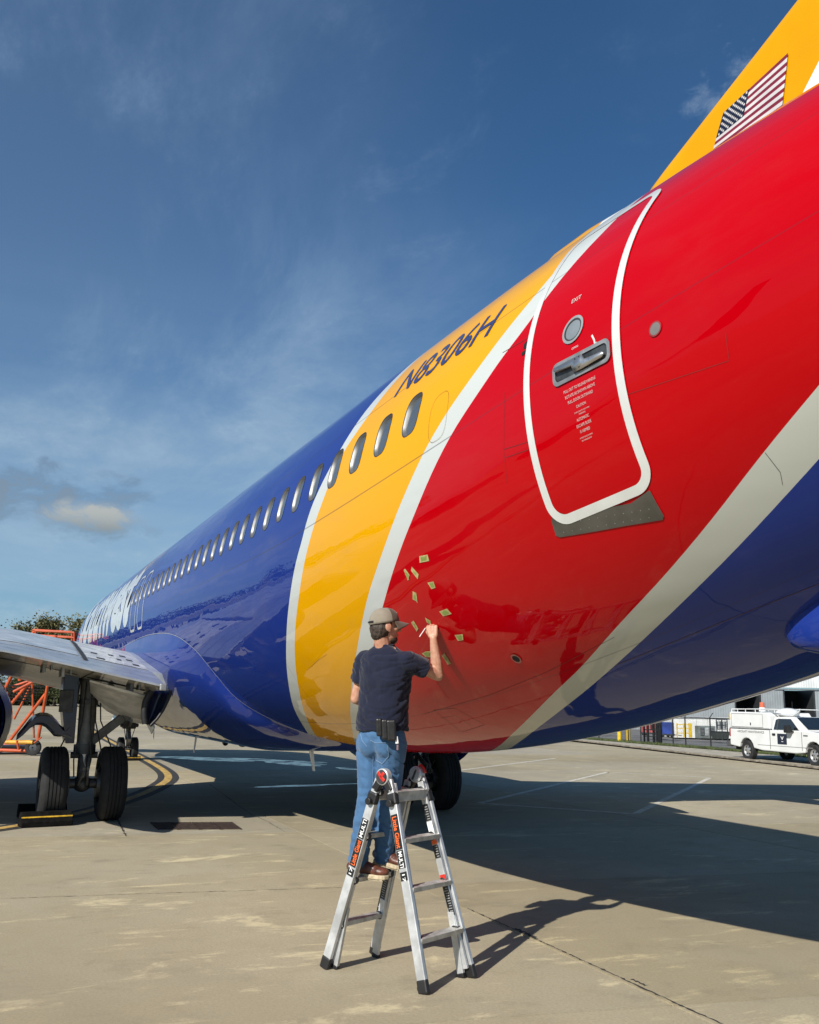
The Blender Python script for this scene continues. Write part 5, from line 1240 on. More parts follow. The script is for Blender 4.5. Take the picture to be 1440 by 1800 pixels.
# boots
M_BOOT = mat('brown_boot_leather', (0.120, 0.036, 0.020), .45, coat=.2, var=.4, vscale=14, bump=.002); M_SOLE = mat('cream_sole', (0.50, 0.41, 0.27), .8, var=.25, vscale=30, bump=.002)
def boot(sfx, heel, toe):
    heel = V(heel); toe = V(toe); d = (toe - heel).normalized(); s_ = d.cross(UP).normalized(); u_ = s_.cross(d); an = J['an' + sfx]
    L = (toe - heel).length; P = lambda f, l, h: heel + d * (f * L) + s_ * l + u_ * h
    b = MB(); b.ell(P(.14, 0, .062), (.055, .042, .042), Matrix((d, s_, u_)).transposed()); b.caps(P(.2, 0, .05), P(.55, 0, .058), .042, .044); b.ell(P(.78, 0, .047), (.075, .049, .034), Matrix((d, s_, u_)).transposed())
    b.caps(P(.42, 0, .075), P(.68, 0, .055), .038, .036); b.caps(P(.2, 0, .07), an + UP * .02, .050, .055)
    bt = skin_mesh('boot', b, M_BOOT, person, .006, 4, lambda p: mnoise.noise(p * 35) * .003)
    out = [(.0, 0), (.02, .030), (.12, .040), (.4, .036), (.62, .048), (.82, .050), (.95, .034), (1.01, 0)]
    ring = [P(f, l, 0) for f, l in out] + [P(f, -l, 0) for f, l in out[-2:0:-1]]
    so = MB().prism([p - u_ * .002 for p in ring], u_ * .030).build('boot_sole', M_SOLE, bt, 0, bevel=.006)
    b = MB(); b.prism([P(f, l, -.014) for f, l in ((.005, .028), (.30, .036), (.30, -.036), (.005, -.028))], u_ * .014); 
    b.prism([P(f, l, -.009) for f, l in ((.48, .036), (.9, .04), (.9, -.04), (.48, -.036))], u_ * .009)
    b2 = b.build('boot_tread', M_SOLE, bt, 0); b2['kind'] = 'stuff'
    for k in range(4): q0, q1 = P(.50 + .06 * k, .022, .098 - .008 * k), P(.50 + .06 * k, -.022, .098 - .008 * k); MB().tube([q0, (q0 + q1) / 2 + u_ * .008, q1], .003, 5).build('boot_lace', M_BOOT, bt, 60)
boot('L', at(611, 1538, 6.99), at(683, 1546, 6.86)); boot('R', at(657, 1515, 7.06), at(709, 1529, 6.97))
pen = MB().cyl(at(748, 1104, 7.10), at(737.5, 1119.5, 7.06), .0035, n=8).build('marker_stick', M_LABW, None, 40); tag(pen, 'thin white stick held in the raised right hand of the worker', 'stick')

# ------------------------------------------------------------------ pavement, verge, yard beyond
def gl(u0, v0, u1, v1, x0, x1, z=0.0):
    a, b_ = gnd(u0, v0), gnd(u1, v1); k = (b_.y - a.y) / (b_.x - a.x); return V((x0, a.y + k * (x0 - a.x), z)), V((x1, a.y + k * (x1 - a.x), z))
k0, k1 = gl(1040, 1305, 1440, 1351, -26, 30); g0, g1 = gl(1040, 1301.6, 1290, 1322.6, -26, 30); h0, h1 = gl(1040, 1299.6, 1290, 1319.8, -26, 30)
M_KERB = mat('kerb_concrete', (0.40, 0.36, 0.28), .9, var=.25, vscale=3, bump=.003)
dz3 = V((0, 0, .035))
tag(MB().prism([k0 + V((0, 0, -.015)), k1 + V((0, 0, -.015)), g1 + V((0, 0, -.015)), g0 + V((0, 0, -.015))], (0, 0, .05)).build('pavement', M_KERB, None, 0, bevel=.01), kind='structure')
kb = MB()
for i in range(18):
    a = k0.lerp(k1, i / 18 + .001); b_ = k0.lerp(k1, (i + 1) / 18 - .001); kb = MB(); kb.bar(a + V((0, -.09, .03)), b_ + V((0, -.09, .03)), .16, .07); tag(kb.build('kerb', mat('old_kerb', (0.26, 0.22, 0.165), .9, var=.3, vscale=4), None, 0, bevel=.015), kind='structure')
M_SOIL = mat('grass_soil', (0.10, 0.105, 0.045), .95, var=.4, vscale=3)
tag(MB().add([g0 + V((0, .0, .030)), g1 + V((0, 0, .030)), h1 + V((0, .25, .030)), h0 + V((0, .25, .030))], [(0, 1, 2, 3)]).build('verge', M_SOIL, None, 0), kind='structure')
gb_ = MB(); rg_ = random.Random(4); vs = []; fs = []
for i in range(9000):
    t = rg_.random() ** 1.0; x = -24 + 32 * t; q = g0.lerp(g1, (x - g0.x) / (g1.x - g0.x)); r_ = h0.lerp(h1, (x - h0.x) / (h1.x - h0.x)); p = q.lerp(r_ + V((0, .15, 0)), rg_.random()); p.z = .03
    a = rg_.random() * 6.28; hgt = rg_.uniform(.05, .14); w_ = V((math.cos(a), math.sin(a), 0)) * .012; o_ = len(vs)
    vs += [p - w_, p + w_, p + V((rg_.uniform(-.05, .05), rg_.uniform(-.05, .05), hgt))]; fs.append((o_, o_ + 1, o_ + 2))
gb_.add(vs, fs); tag(gb_.build('grass', mat('grass_blades', (0.10, 0.13, 0.035), .8, var=.5, vscale=2), None, 0, merge=False), kind='stuff')
# yard: asphalt falling away gently behind the fence
yz = -1.02
hd_ = (h1 - h0).normalized(); y0_, y1_ = h0 - hd_ * 60 + V((0, .25, 0)), h1 + hd_ * 40 + V((0, .25, 0)); F0, F1 = at(900, 1291.5, 96), at(1560, 1311, 96)
yd = (F1 - F0).normalized()
def asphalt():
    m = mat('yard_asphalt', (0.150, 0.148, 0.145), .9, var=.3, vscale=.5, bump=.004, bscale=20); return m
tag(MB().add([y0_ + V((0, 0, .012)), y1_ + V((0, 0, .012)), F1 + yd * 20, F0 - yd * 2, F1 + yd * 20 + V((0, 200, 0)), F0 - yd * 2 + V((-160, 200, 0))], [(0, 1, 2, 3), (3, 2, 4, 5)]).build('yard', asphalt(), None, 0), kind='structure')
for k in range(5):
    a, b_ = at(1085 + 10 * k, 1296.5 + 3.6 * k, 88 - 9 * k), at(1300, 1303 + 3.6 * k, 86 - 9 * k)
    d = (b_ - a).normalized(); n_ = V((-d.y, d.x, 0)) * .10; z_ = V((0, 0, .03)); tag(MB().add([a - n_ + z_, b_ - n_ + z_, b_ + n_ + z_, a + n_ + z_], [(0, 1, 2, 3)]).build('yard_line', mat('yard_line_paint', (.26, .26, .25), .8), None, 0), kind='structure')

# chain-link fence
M_POST = mat('black_post', (0.020, 0.021, 0.022), .5, .3); M_WIRE = mat('fence_wire', (0.045, 0.046, 0.047), .5, .4)
fence = thing('chain_link_fence', 'black chain-link fence with outward leaning post tops behind the grass verge', 'fence', h0)
pxs = [(1043, 1303.2), (1071, 1304.6), (1095, 1306.4), (1126, 1308.6), (1158, 1311), (1181, 1312.8), (1222, 1316.4), (1275, 1320.6)]
FP = []
for i, (u, v) in enumerate(pxs):
    p = gnd(u, v); p = h0.lerp(h1, (p.x - h0.x) / (h1.x - h0.x)) + V((0, .12, .03)); FP.append(p)
st_ = (FP[-1] - FP[-2]); FP += [FP[-1] + st_ * k for k in (1, 2, 3)]; FP = [FP[0] - st_ * k for k in (4, 3, 2, 1)] + FP
HF = 1.42
outw = V((.05, -.9, 0)).normalized()
for i, p in enumerate(FP):
    b = MB(); b.cyl(p, p + V((0, 0, HF)), .032, n=8); pt = b.build('fence_post', M_POST, fence, 60)
    if i % 2 == 1 or i > 9: MB().cyl(p + V((0, 0, HF)), p + V((.22, 0, HF + .20)), .018, n=6).build('barb_arm', M_POST, pt, 60)
for z, r_ in ((HF - .03, .020), (.06, .012)):
    for a, b_ in zip(FP[:-1], FP[1:]): MB().cyl(a + V((0, 0, z)), b_ + V((0, 0, z)), r_, n=6).build('fence_rail', M_POST, fence, 60)
wm = MB()
for a, b_ in zip(FP[:-1], FP[1:]):
    L = (b_ - a).length; n_ = int(L / .11); d = (b_ - a) / L; vs = []; fs = []
    for s_ in (1, -1):
        for k in range(-int(HF / .11), n_ + int(HF / .11)):
            t0 = k * .11; t1 = t0 + s_ * HF; z0, z1 = .05, HF - .03
            lo_, hi_ = min(t0, t1), max(t0, t1)
            if hi_ < 0 or lo_ > L: continue
            def clip(t, z, t2, z2):
                if t < 0: z = z + (z2 - z) * (0 - t) / (t2 - t); t = 0
                if t > L: z = z + (z2 - z) * (L - t) / (t2 - t); t = L
                return t, z
            ta, za = clip(t0, z0, t1, z1); tb, zb_ = clip(t1, z1, t0, z0)
            if abs(ta - tb) < 1e-4: continue
            p, q = a + d * ta + V((0, 0, za)), a + d * tb + V((0, 0, zb_)); w_ = V((0, 0, .0035)); o_ = len(vs)
            vs += [p - w_, p + w_, q + w_, q - w_]; fs.append((o_, o_ + 1, o_ + 2, o_ + 3))
    wm.add(vs, fs)
tag(wm.build('wire_mesh', M_WIRE, fence, 0, merge=False), kind='stuff')
# black rack of posts just behind the fence, yellow bollards, yard things
M_YEL = mat('safety_yellow', (0.62, 0.42, 0.02), .5, coat=.3, var=.15)
rk = thing('post_rack', 'cluster of black steel posts joined by rails, standing by the fence', 'rack', gnd(1120, 1306) + V((0, 1.2, 0)))
for k, u in enumerate((1106, 1112.5, 1123, 1128, 1131.5, 1135)):
    p = gnd(u, 1306.5 + k * .4) + V((-.4, 1.3, 0)); MB().box(p + V((0, 0, .75)), (.11 if k in (1, 2, 5) else .06, .10, 1.5)).build('rack_post', M_POST, rk, 0, bevel=.01)
for z in (.35, .7, 1.05, 1.38):
    a, b_ = gnd(1105, 1306.5) + V((-.4, 1.36, z)), gnd(1136, 1308.5) + V((-.4, 1.36, z)); MB().bar(a, b_, .03, .05).build('rack_rail', M_POST, rk, 0)
for u, lab in ((1064, 'yellow bollard nearest the red aircraft belly, left of its twin behind the fence'), (1080, 'yellow bollard right of its twin, behind the fence near the black posts')):
    p = gnd(u, 1304.6) + V((-.5, 1.3, .0)); t = thing('bollard', lab, 'bollard', p, 'yellow bollards behind the fence')
    MB().cyl(p, p + V((0, 0, 1.0)), .12, n=16).ell(p + V((0, 0, 1.0)), (.12, .12, .07)).build('bollard_post', M_YEL, t, 40); MB().cyl(p, p + V((0, 0, .03)), .2, n=16).build('base_flange', M_POST, t, 40)
XR = (RH * .93 + FH * .36).normalized() if False else V((yd.x, yd.y, 0)).normalized(); XA = V((-XR.y, XR.x, 0))
def box_at(u0, u1, v0, v1, D, depth):   # oriented block seen between two pixel corners at a distance
    a = at(u0, v1, D); b_ = at(u1, v1, D); t_ = at(u0, v0, D); w_ = (b_ - a).dot(XR); h_ = t_.z - a.z
    o = a.copy(); R = Matrix((XR, XA, UP)).transposed(); return o, w_, h_, R
def rel(o, x, y, z): return o + XR * x + XA * y + UP * z
# carts
def cart(u0, u1, v0, v1, D, m, name, label, cat, mark=None):
    o, w_, h_, R = box_at(u0, u1, v0, v1, D, 2); t = thing(name, label, cat, o)
    MB().box(rel(o, w_ / 2, .8, h_ * .58), (w_, 1.5, h_ * .80), R).build('cart_cover', m, t, 0, bevel=.06)
    MB().box(rel(o, w_ / 2, .8, h_ * .17), (w_ + .1, 1.6, .14), R).build('cart_deck', M_STEEL, t, 0)
    for x in (.2, w_ - .2):
        for y in (.15, 1.45): MB().cyl(rel(o, x, y - .06, .16), rel(o, x, y + .06, .16), .16, n=14).build('cart_wheel', M_RUB, t, 40)
    MB().bar(rel(o, w_, .8, .25), rel(o, w_ + .9, .8, .16), .06, .06).build('tow_bar', M_STEEL, t, 0)
    for k in range(4): MB().box(rel(o, w_ * (k + .5) / 4, .04, h_ * .58), (.02, .02, h_ * .76), R).build('curtain_fold', m, t, 0)
    if mark: MB().box(rel(o, w_ * .45, .035, h_ * .6), (w_ * .14, .012, h_ * .38), R).build('dark_mark', M_BELT, t, 0)
    return t
cart(1134, 1160, 1268, 1293, 92, mat('faded_red', (.48, .10, .10), .7, var=.2, vscale=1), 'baggage_cart', 'red covered cart beside the blue one in the yard', 'cart', True)
cart(1162, 1186, 1269, 1296, 90, mat('tarp_blue', (.022, .055, .28), .6, var=.3, vscale=1), 'baggage_cart', 'blue covered cart right of the red one in the yard', 'cart')
# yellow barrier frame
o, w_, h_, R = box_at(1190, 1216, 1271, 1296, 88, 1); t = thing('barrier_frame', 'yellow pipe barrier frame in front of the long white shed', 'barrier', o)
for x in (.05, w_ * .5, w_ - .1): MB().box(rel(o, x, 0, h_ / 2), (.30 if x > w_ * .8 else .10, .12, h_), R).build('barrier_post', M_YEL, t, 0, bevel=.02)
for z in (.35, .75, 1.05): MB().box(rel(o, w_ / 2, 0.02, h_ * z * .85), (w_, .06, .08), R).build('barrier_rail', M_YEL, t, 0)
# white shed with panel joints
o, w_, h_, R = box_at(1186, 1345, 1262, 1296.5, 97, 4); t = thing('white_shed', 'long low white shed standing in front of the grey hangar', 'shed', o)
for k in range(8): MB().box(rel(o, w_ * (k + .5) / 8, 2, h_ * .5), (w_ / 8 - .04, 4, h_), R).build('wall_panel', mat('shed_white', (.66, .66, .63), .6, var=.1, vscale=1), t, 0)
MB().box(rel(o, w_ / 2, 2, h_ + .05), (w_ + .2, 4.2, .10), R).build('roof', mat('shed_roof', (.55, .55, .53), .5), t, 0); MB().box(rel(o, w_ / 2, 2, h_ * .5), (w_ - .1, 3.9, h_ - .05), R).build('inner_wall', M_GRYP, t, 0)
# generator with louvres, bin, rooftop unit
o, w_, h_, R = box_at(1229, 1259, 1276, 1298, 86, 1); t = thing('generator', 'grey-green generator unit with louvred panels before the white shed', 'generator', o)
M_GEN = mat('generator_grey', (.17, .20, .19), .6, var=.3, vscale=1); MB().box(rel(o, w_ / 2, .6, h_ / 2), (w_, 1.2, h_), R).build('housing', M_GEN, t, 0, bevel=.03)
for k in range(3):
    MB().box(rel(o, w_ * (.2 + .28 * k), -.03, h_ * .55), (w_ * .2, .05, h_ * .6), R).build('louvre_panel', M_STEEL if k != 1 else M_GRYP, t, 0)
    for j in range(5): MB().box(rel(o, w_ * (.2 + .28 * k), -.065, h_ * (.32 + .11 * j)), (w_ * .19, .03, .04), R).build('louvre', M_ALUD, t, 0)
for x in (.1, w_ - .1): MB().box(rel(o, x, .6, -.05), (.1, 1.0, .12), R).build('skid_foot', M_STEEL, t, 0)
o, w_, h_, R = box_at(1258, 1283, 1287, 1299, 84, 1); t = thing('waste_bin', 'low dark green waste skip beside the generator', 'skip', o)
MB().hexa([rel(o, .1, 0, 0), rel(o, w_ - .1, 0, 0), rel(o, w_ - .1, 1.2, 0), rel(o, .1, 1.2, 0), rel(o, 0, -.1, h_), rel(o, w_, -.1, h_), rel(o, w_, 1.3, h_), rel(o, 0, 1.3, h_)]).build('skip_body', mat('skip_green', (.030, .040, .036), .7), t, 0)
MB().box(rel(o, w_ / 2, .6, h_ + .03), (w_ + .05, 1.45, .05), R).build('skip_lid', M_BLACK, t, 0); 
for k in range(3): MB().box(rel(o, w_ * (.25 + .25 * k), -.08, h_ * .5), (.06, .06, h_ * .9), R).build('skip_rib', M_STEEL, t, 0)
o, w_, h_, R = box_at(1262, 1281, 1265, 1286, 88, 1); t = thing('equipment_frame', 'steel equipment frame with tanks above the dark skip', 'equipment', o)
for x in (0, w_ / 2, w_): MB().box(rel(o, x, .3, h_ / 2 - .4), (.08, .08, h_ + .8), R).build('frame_post', M_STEEL, t, 0)
for z in (.15, .55, 1.0): MB().box(rel(o, w_ / 2, .3, h_ * z), (w_, .07, .06), R).build('frame_beam', M_STEEL, t, 0)
for x in (.28, .75): MB().cyl(rel(o, w_ * x, .5, h_ * .2), rel(o, w_ * x, .5, h_ * .85), .22, n=14).build('tank', M_ALUD, t, 40)
# hangar
o, w_, h_, R = box_at(1085, 1640, 1100, 1296, 128, 20); hang = thing('hangar', 'grey metal hangar with tall dark door openings and a white fascia', 'hangar', o)
def corr(name, col):
    m = mat(name, col, .55, .1, var=.1, vscale=.6); t = m.node_tree; b_ = t.nodes['Principled BSDF']; h = G(t); X, Y, Z = h.sep(NN(t, 'ShaderNodeNewGeometry').outputs['Position'])
    bn = NN(t, 'ShaderNodeBump'); bn.inputs['Distance'].default_value = .008; t.links.new(h.m('SINE', h.m('MULTIPLY', h.m('ADD', X, h.m('MULTIPLY', Y, .35)), 26.0)), bn.inputs['Height']); t.links.new(bn.outputs[0], b_.inputs['Normal']); return m
M_HG = corr('hangar_grey', (.27, .295, .305)); M_HW = corr('hangar_white', (.70, .71, .70))
zu_ = at(1440, 1213, 128).z - o.z
ux = lambda u: (at(u, 1296, 128) - o).dot(XR)
segs = [1085, 1190, 1296, 1341, 1383, 1437, 1500, 1560, 1640]
for i, (a, b_) in enumerate(zip(segs[:-1], segs[1:])):
    x0_, x1_ = ux(a), ux(b_)
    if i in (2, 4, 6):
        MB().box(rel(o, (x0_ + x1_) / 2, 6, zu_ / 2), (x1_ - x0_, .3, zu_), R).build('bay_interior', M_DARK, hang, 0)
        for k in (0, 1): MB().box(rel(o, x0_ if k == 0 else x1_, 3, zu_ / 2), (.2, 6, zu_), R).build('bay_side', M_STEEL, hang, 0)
    else:
        MB().box(rel(o, (x0_ + x1_) / 2, .2, zu_ / 2), (x1_ - x0_, .4, zu_), R).build('wall_panel', M_HG, hang, 0)
x0_, x1_ = ux(1085), ux(1640); MB().box(rel(o, (x0_ + x1_) / 2, .2, zu_ + (h_ - zu_) / 2 + .15), (x1_ - x0_, .5, h_ - zu_ - .3), R).build('fascia', M_HW, hang, 0)
MB().box(rel(o, (x0_ + x1_) / 2, .15, zu_ + .06), (x1_ - x0_, .6, .16), R).build('door_track', M_ALUD, hang, 0); MB().box(rel(o, (x0_ + x1_) / 2, 10, h_ + .2), (x1_ - x0_ + .6, 21, .3), R).build('roof', M_GRYP, hang, 0)
for x_ in (x0_ - .2, x1_ + .2): MB().box(rel(o, x_, 10, h_ / 2), (.3, 20, h_), R).build('side_wall', M_HG, hang, 0)

# ------------------------------------------------------------------ white service truck
tr0 = gnd(1313, 1336.2); tr1 = gnd(1431, 1347.8); TX = (tr1 - tr0).normalized(); TY = V((-TX.y, TX.x, 0)); WB = (tr1 - tr0).length
def T(x, y, z): return tr0 + TX * x + TY * y + UP * z
RT = Matrix((TX, TY, UP)).transposed()
truck = thing('service_truck', 'white maintenance pickup with canopy and orange beacon parked by the fence', 'truck', tr0)
M_TW = paint('truck_white', (.66, .67, .66), .3); M_TG = mat('truck_glass', (.012, .016, .018), .06, coat=1, var=.1); M_TB = mat('bumper_grey', (.07, .07, .07), .5); M_RIMT = mat('truck_rim', (.45, .45, .44), .35, .6)
BW = 1.86
def arch(cx, r_, z0, n=9): 
    zc = .36; a0 = math.asin(min(1, (z0 - zc) / r_)); return [(cx - r_ * math.cos(a), zc + r_ * math.sin(a)) for a in np.linspace(a0, PI - a0, n)]
low = [(-1.02, .52)] + arch(0, .45, .46) + [(.9, .40), (WB - .9, .38)] + arch(WB, .45, .42) + [(WB + .72, .42), (WB + .92, .5), (WB + .95, .92), (WB + .88, 1.06), (WB - .1, 1.14), (WB - .42, 1.16), (1.46, 1.13), (1.40, 1.13), (-1.02, 1.13)]
MB().prism([T(x, .02, z) for x, z in low], TY * BW).build('truck_body', M_TW, truck, 0, bevel=.035)
MB().prism([T(x, .25, z) for x, z in [(-1.0, .36), (WB + .7, .36), (WB + .7, 1.0), (-1.0, 1.0)]], TY * (BW - .46)).build('chassis', M_DARK, truck, 0)
cabp = [(1.46, 1.12), (1.50, 1.52), (1.62, 1.60), (2.55, 1.615), (2.72, 1.585), (WB - .36, 1.15)]
rows = [[T(x, yy + (z - 1.12) * .22 * sg_, z) for x, z in cabp] for yy, sg_ in ((.06, 1), (BW - .02, -1))]
b = MB().grid(rows, True); b.add(rows[0], [tuple(range(6))]); b.add(rows[1], [tuple(range(6))]); b.build('cab', M_TW, truck, 0, bevel=.04)
ys_ = lambda z: .045 + (z - 1.12) * .22
MB().add([T(x, ys_(z) + .0, z) for x, z in [(1.60, 1.16), (1.66, 1.50), (1.80, 1.54), (2.48, 1.54), (2.98, 1.17)]], [(0, 1, 2, 3, 4)]).build('side_window', M_TG, truck, 0)
MB().bar(T(1.80, ys_(1.15) - .006, 1.15), T(1.82, ys_(1.54) - .006, 1.54), .02, .035).build('window_pillar', M_TB, truck, 0)
MB().add([T(2.67, .20, 1.575), T(2.67, BW - .16, 1.575), T(WB - .43, BW - .14, 1.19), T(WB - .43, .16, 1.19)], [(0, 1, 2, 3)]).build('windscreen', M_TG, truck, 0).location = (TX * .045 + UP * .03)
MB().prism([T(x, .04, z) for x, z in [(-1.03, 1.16), (1.40, 1.16), (1.40, 1.62), (1.30, 1.745), (-.98, 1.76), (-1.03, 1.70)]], TY * (BW - .04)).build('canopy', M_TW, truck, 0, bevel=.04)
for x, z0, z1 in ((-.9, 1.22, 1.68), (1.02, 1.22, 1.68)): MB().box(T(x, .034, (z0 + z1) / 2), (.008, .006, z1 - z0), RT).build('panel_gap', M_TB, truck, 0)
for z in (1.21, 1.69): MB().box(T(.06, .034, z), (1.92, .006, .008), RT).build('panel_gap', M_TB, truck, 0)
MB().box(T(.18, .025, 1.145), (2.4, .02, .022), RT).build('canopy_seal', M_TB, truck, 0); MB().box(T(.30, .02, 1.33), (.03, .03, .09), RT).build('canopy_latch', M_STEEL, truck, 0, bevel=.008)
MB().box(T(1.43, .012, .80), (.014, .01, .66), RT).build('panel_gap', M_TB, truck, 0); MB().box(T(3.16, .012, .80), (.010, .01, .62), RT).build('panel_gap', M_TB, truck, 0)
MB().box(T(2.2, .012, .60), (3.0, .014, .012), RT).build('body_crease', mat('crease', (.35, .35, .34), .5), truck, 0)
MB().box(T(1.66, 0.0, .99), (.16, .04, .07), RT).build('door_handle', M_BLACK, truck, 0, bevel=.015)
mr = MB().box(T(2.62, -.14, 1.20), (.24, .16, .26), RT).build('wing_mirror', M_BLACK, truck, 0, bevel=.03); MB().bar(T(2.72, -.05, 1.12), T(2.75, .1, 1.10), .05, .05).build('mirror_arm', M_BLACK, mr, 0)
sgn = MB().box(T(2.10, .012, .845), (.50, .014, .36), RT).build('door_sign', mat('sign_navy', (.012, .016, .035), .4), truck, 0)
em = [(-.09, .05), (-.03, .025), (0, -.045), (.03, .025), (.09, .05), (.055, -.005), (.015, -.07), (-.015, -.07), (-.055, -.005)]
MB().add([T(2.12 + x, .003, .89 + z) for x, z in em], [tuple(range(9))]).build('winged_emblem', M_LABW, sgn, 0); MB().box(T(2.12, .003, .755), (.10, .002, .018), RT).build('emblem_line', M_LABW, sgn, 0)
text_flat('side_lettering', 'AIRCRAFT MAINTENANCE', T(-.52, .017, 1.00), TX, UP, .08, mat('grey_print', (.10, .10, .10), .5), truck, width=1.62, off=.004)
MB().box(T(-1.0, .03, .98), (.08, .06, .30), RT).build('tail_lamp', mat('lamp_red', (.30, .02, .02), .25, coat=1), truck, 0, bevel=.02)
MB().box(T(-1.12, BW / 2, .56), (.22, BW + .02, .20), RT).build('rear_bumper', M_TB, truck, 0, bevel=.03); MB().box(T(WB + .97, BW / 2, .55), (.2, BW, .24), RT).build('front_bumper', M_TB, truck, 0, bevel=.03)
MB().box(T(3.36, .012, 1.0), (.22, .012, .035), RT).build('side_vent', M_TB, truck, 0); MB().box(T(-1.0, .03, 1.57), (.05, .03, .2), RT).build('amber_reflector', M_YEL, truck, 0)
for x in (0, WB):
    for y, sg_ in ((.14, -1), (BW - .10, 1)):
        c_ = T(x, y, .36); t_ = MB().lathe([(-.10, .21), (-.12, .25), (-.12, .33), (-.09, .36), (.09, .36), (.12, .33), (.12, .25), (.10, .21)], c_, TY, 32, True).build('truck_wheel', M_RUB, truck, 40)
        MB().lathe([(-.10, .22), (-.085, .20), (-.05, .16), (-.08, .08), (-.09, .02), (.0, .02), (.02, .21)], c_, TY * (1 if sg_ < 0 else -1), 28).build('rim', M_RIMT, t_, 40)
        for k in range(6):
            a = k * PI / 3; p = c_ + (TX * math.cos(a) + UP * math.sin(a)) * .13 + TY * (.062 * sg_); MB().cyl(p + TY * .012 * sg_, p - TY * .02 * sg_, .032, n=10).build('rim_hole', M_BLACK, t_, 40)
for y in (.12, BW - .1):
    MB().tube([T(-.98, y, 1.76), T(-.98, y, 1.85), T(.85, y, 1.87), T(1.9, y, 1.86)], .02, 6).build('roof_rail', M_TW, truck, 60)
    for x in (-.6, -.1, .5, .85): MB().cyl(T(x, y, 1.75), T(x, y, 1.86), .015, n=6).build('rail_post', M_TW, truck, 60)
for x in (-.9, -.2, .8): MB().cyl(T(x, .1, 1.86), T(x, BW - .1, 1.86), .018, n=6).build('cross_bar', M_TW, truck, 60)
MB().tube([T(1.0, .3, 1.74), T(1.5, .3, 1.70), T(2.4, .3, 1.665), T(2.75, .3, 1.80), T(2.8, .3, 1.88)], .03, 6).build('light_bar', M_TW, truck, 60); MB().ell(T(1.45, .8, 1.74), (.42, .42, .18), RT).build('roof_dome', M_TW, truck, 60)
bc = MB().cyl(T(.12, .7, 1.78), T(.12, .7, 1.93), .13, .11, 16).build('beacon_base', M_TW, truck, 40); MB().cyl(T(.12, .7, 1.93), T(.12, .7, 2.12), .10, .085, 16).build('beacon', mat('beacon_orange', (.62, .13, .05), .3, coat=1), truck, 40)
MB().cyl(T(1.2, 1.2, 1.76), T(1.2, 1.2, 2.15), .008, n=5).build('aerial', M_BLACK, truck, 60)

# ------------------------------------------------------------------ orange maintenance stand by the nose
M_OR = mat('stand_orange', (0.50, 0.075, 0.014), .5, coat=.3, var=.2, vscale=4); M_ORY = mat('stand_yellow', (0.62, 0.32, 0.03), .55, var=.2)
stand = thing('maintenance_stand', 'tall orange tubular maintenance stand on wheels beyond the left wing', 'stand', gnd(30, 1331))
D1, D2 = 31.3, 33.0
def so(name, pts, r_, D=D1, m=None, D_b=None):
    P = [at(u, v, D if i == 0 or D_b is None else D_b) for i, (u, v) in enumerate(pts)]; MB().tube(P, r_ * .8, 8).build(name, m or M_OR, stand, 60)
so('base_rail', [(-50, 1317), (48, 1320)], .07); so('base_rail', [(-45, 1308), (56, 1311)], .07, D2); so('cross_tube', [(46, 1320), (56, 1311)], .06, D1, None, D2); so('cross_tube', [(-20, 1318), (-12, 1309)], .06, D1, None, D2)
so('outrigger', [(10, 1304.5), (58, 1305)], .085, D1 - .1, M_ORY); MB().box(at(20, 1313, D1 + .9), (1.2, 1.6, .10)).build('base_deck', M_BLACK, stand, 0); so('jack_handle', [(30, 1302), (33, 1318)], .045, D1 - .15)
so('leg', [(67, 1300), (85, 1199), (99, 1117)], .065); so('leg', [(17, 1302), (80, 1220)], .065); so('leg', [(-42, 1312), (40, 1150), (62, 1112)], .075, D2); so('leg', [(60, 1297), (57, 1204), (62, 1112)], .04, D1 + .2); so('brace', [(25, 1264), (55, 1204)], .045, D2)
so('brace', [(24, 1216), (69, 1193)], .06, D1); so('brace', [(22, 1207), (58, 1195)], .06, D2); so('brace', [(33, 1181), (36, 1196)], .09, D1 + .1); so('brace', [(36, 1188), (58, 1189)], .05, D2)
for k in range(6): MB().box(at(24 + 4.2 * k, 1231 - 5.0 * k, D1 + .8), (.5, 1.1, .05)).build('stair_tread', M_BLACK, stand, 0)
so('stair_stringer', [(18, 1240), (55, 1196)], .06, D1 + .3); so('stair_stringer', [(20, 1236), (57, 1192)], .06, D2)
MB().hexa([at(48, 1150, D1), at(133, 1152, D1), at(133, 1149, D2), at(52, 1147, D2), at(48, 1146, D1), at(133, 1148, D1), at(133, 1145, D2), at(52, 1143, D2)]).build('platform', M_OR, stand, 0)
for (u, v0, v1, D) in ((63, 1109, 1146, D1), (131, 1112, 1148, D1), (127, 1112, 1147, D2), (58, 1108, 1144, D2)): so('rail_post', [(u, v0), (u, v1)], .045, D)
for dv in (0, 9): so('guard_rail', [(62, 1109 + dv), (131, 1112 + dv)], .038); so('guard_rail', [(58, 1107 + dv), (127, 1111 + dv)], .045, D2); so('hand_rail', [(40, 1125 + dv * .5), (62, 1109 + dv)], .04)
MB().bar(at(135, 1111, D1 + .2), at(134, 1148, D1 + .2), .10, .10).build('bumper_pad', M_BLACK, stand, 0)
wc_ = at(58, 1319.2, D1 - .1)
for c_ in (wc_, at(-40, 1317, D1 - .1)):
    t_ = MB().lathe([(-.07, .13), (-.08, .2), (-.06, .25), (.06, .25), (.08, .2), (.07, .13)], (c_.x, c_.y, .26), (.9, -.4, 0), 28, True).build('stand_wheel', M_RUB, stand, 40); MB().lathe([(-.05, .14), (-.06, .03), (.06, .03), (.05, .14)], (c_.x, c_.y, .26), (.9, -.4, 0), 20).build('rim', M_STEEL, t_, 40)
so('pull_handle', [(60, 1306), (73, 1296)], .03, D1 - .2)

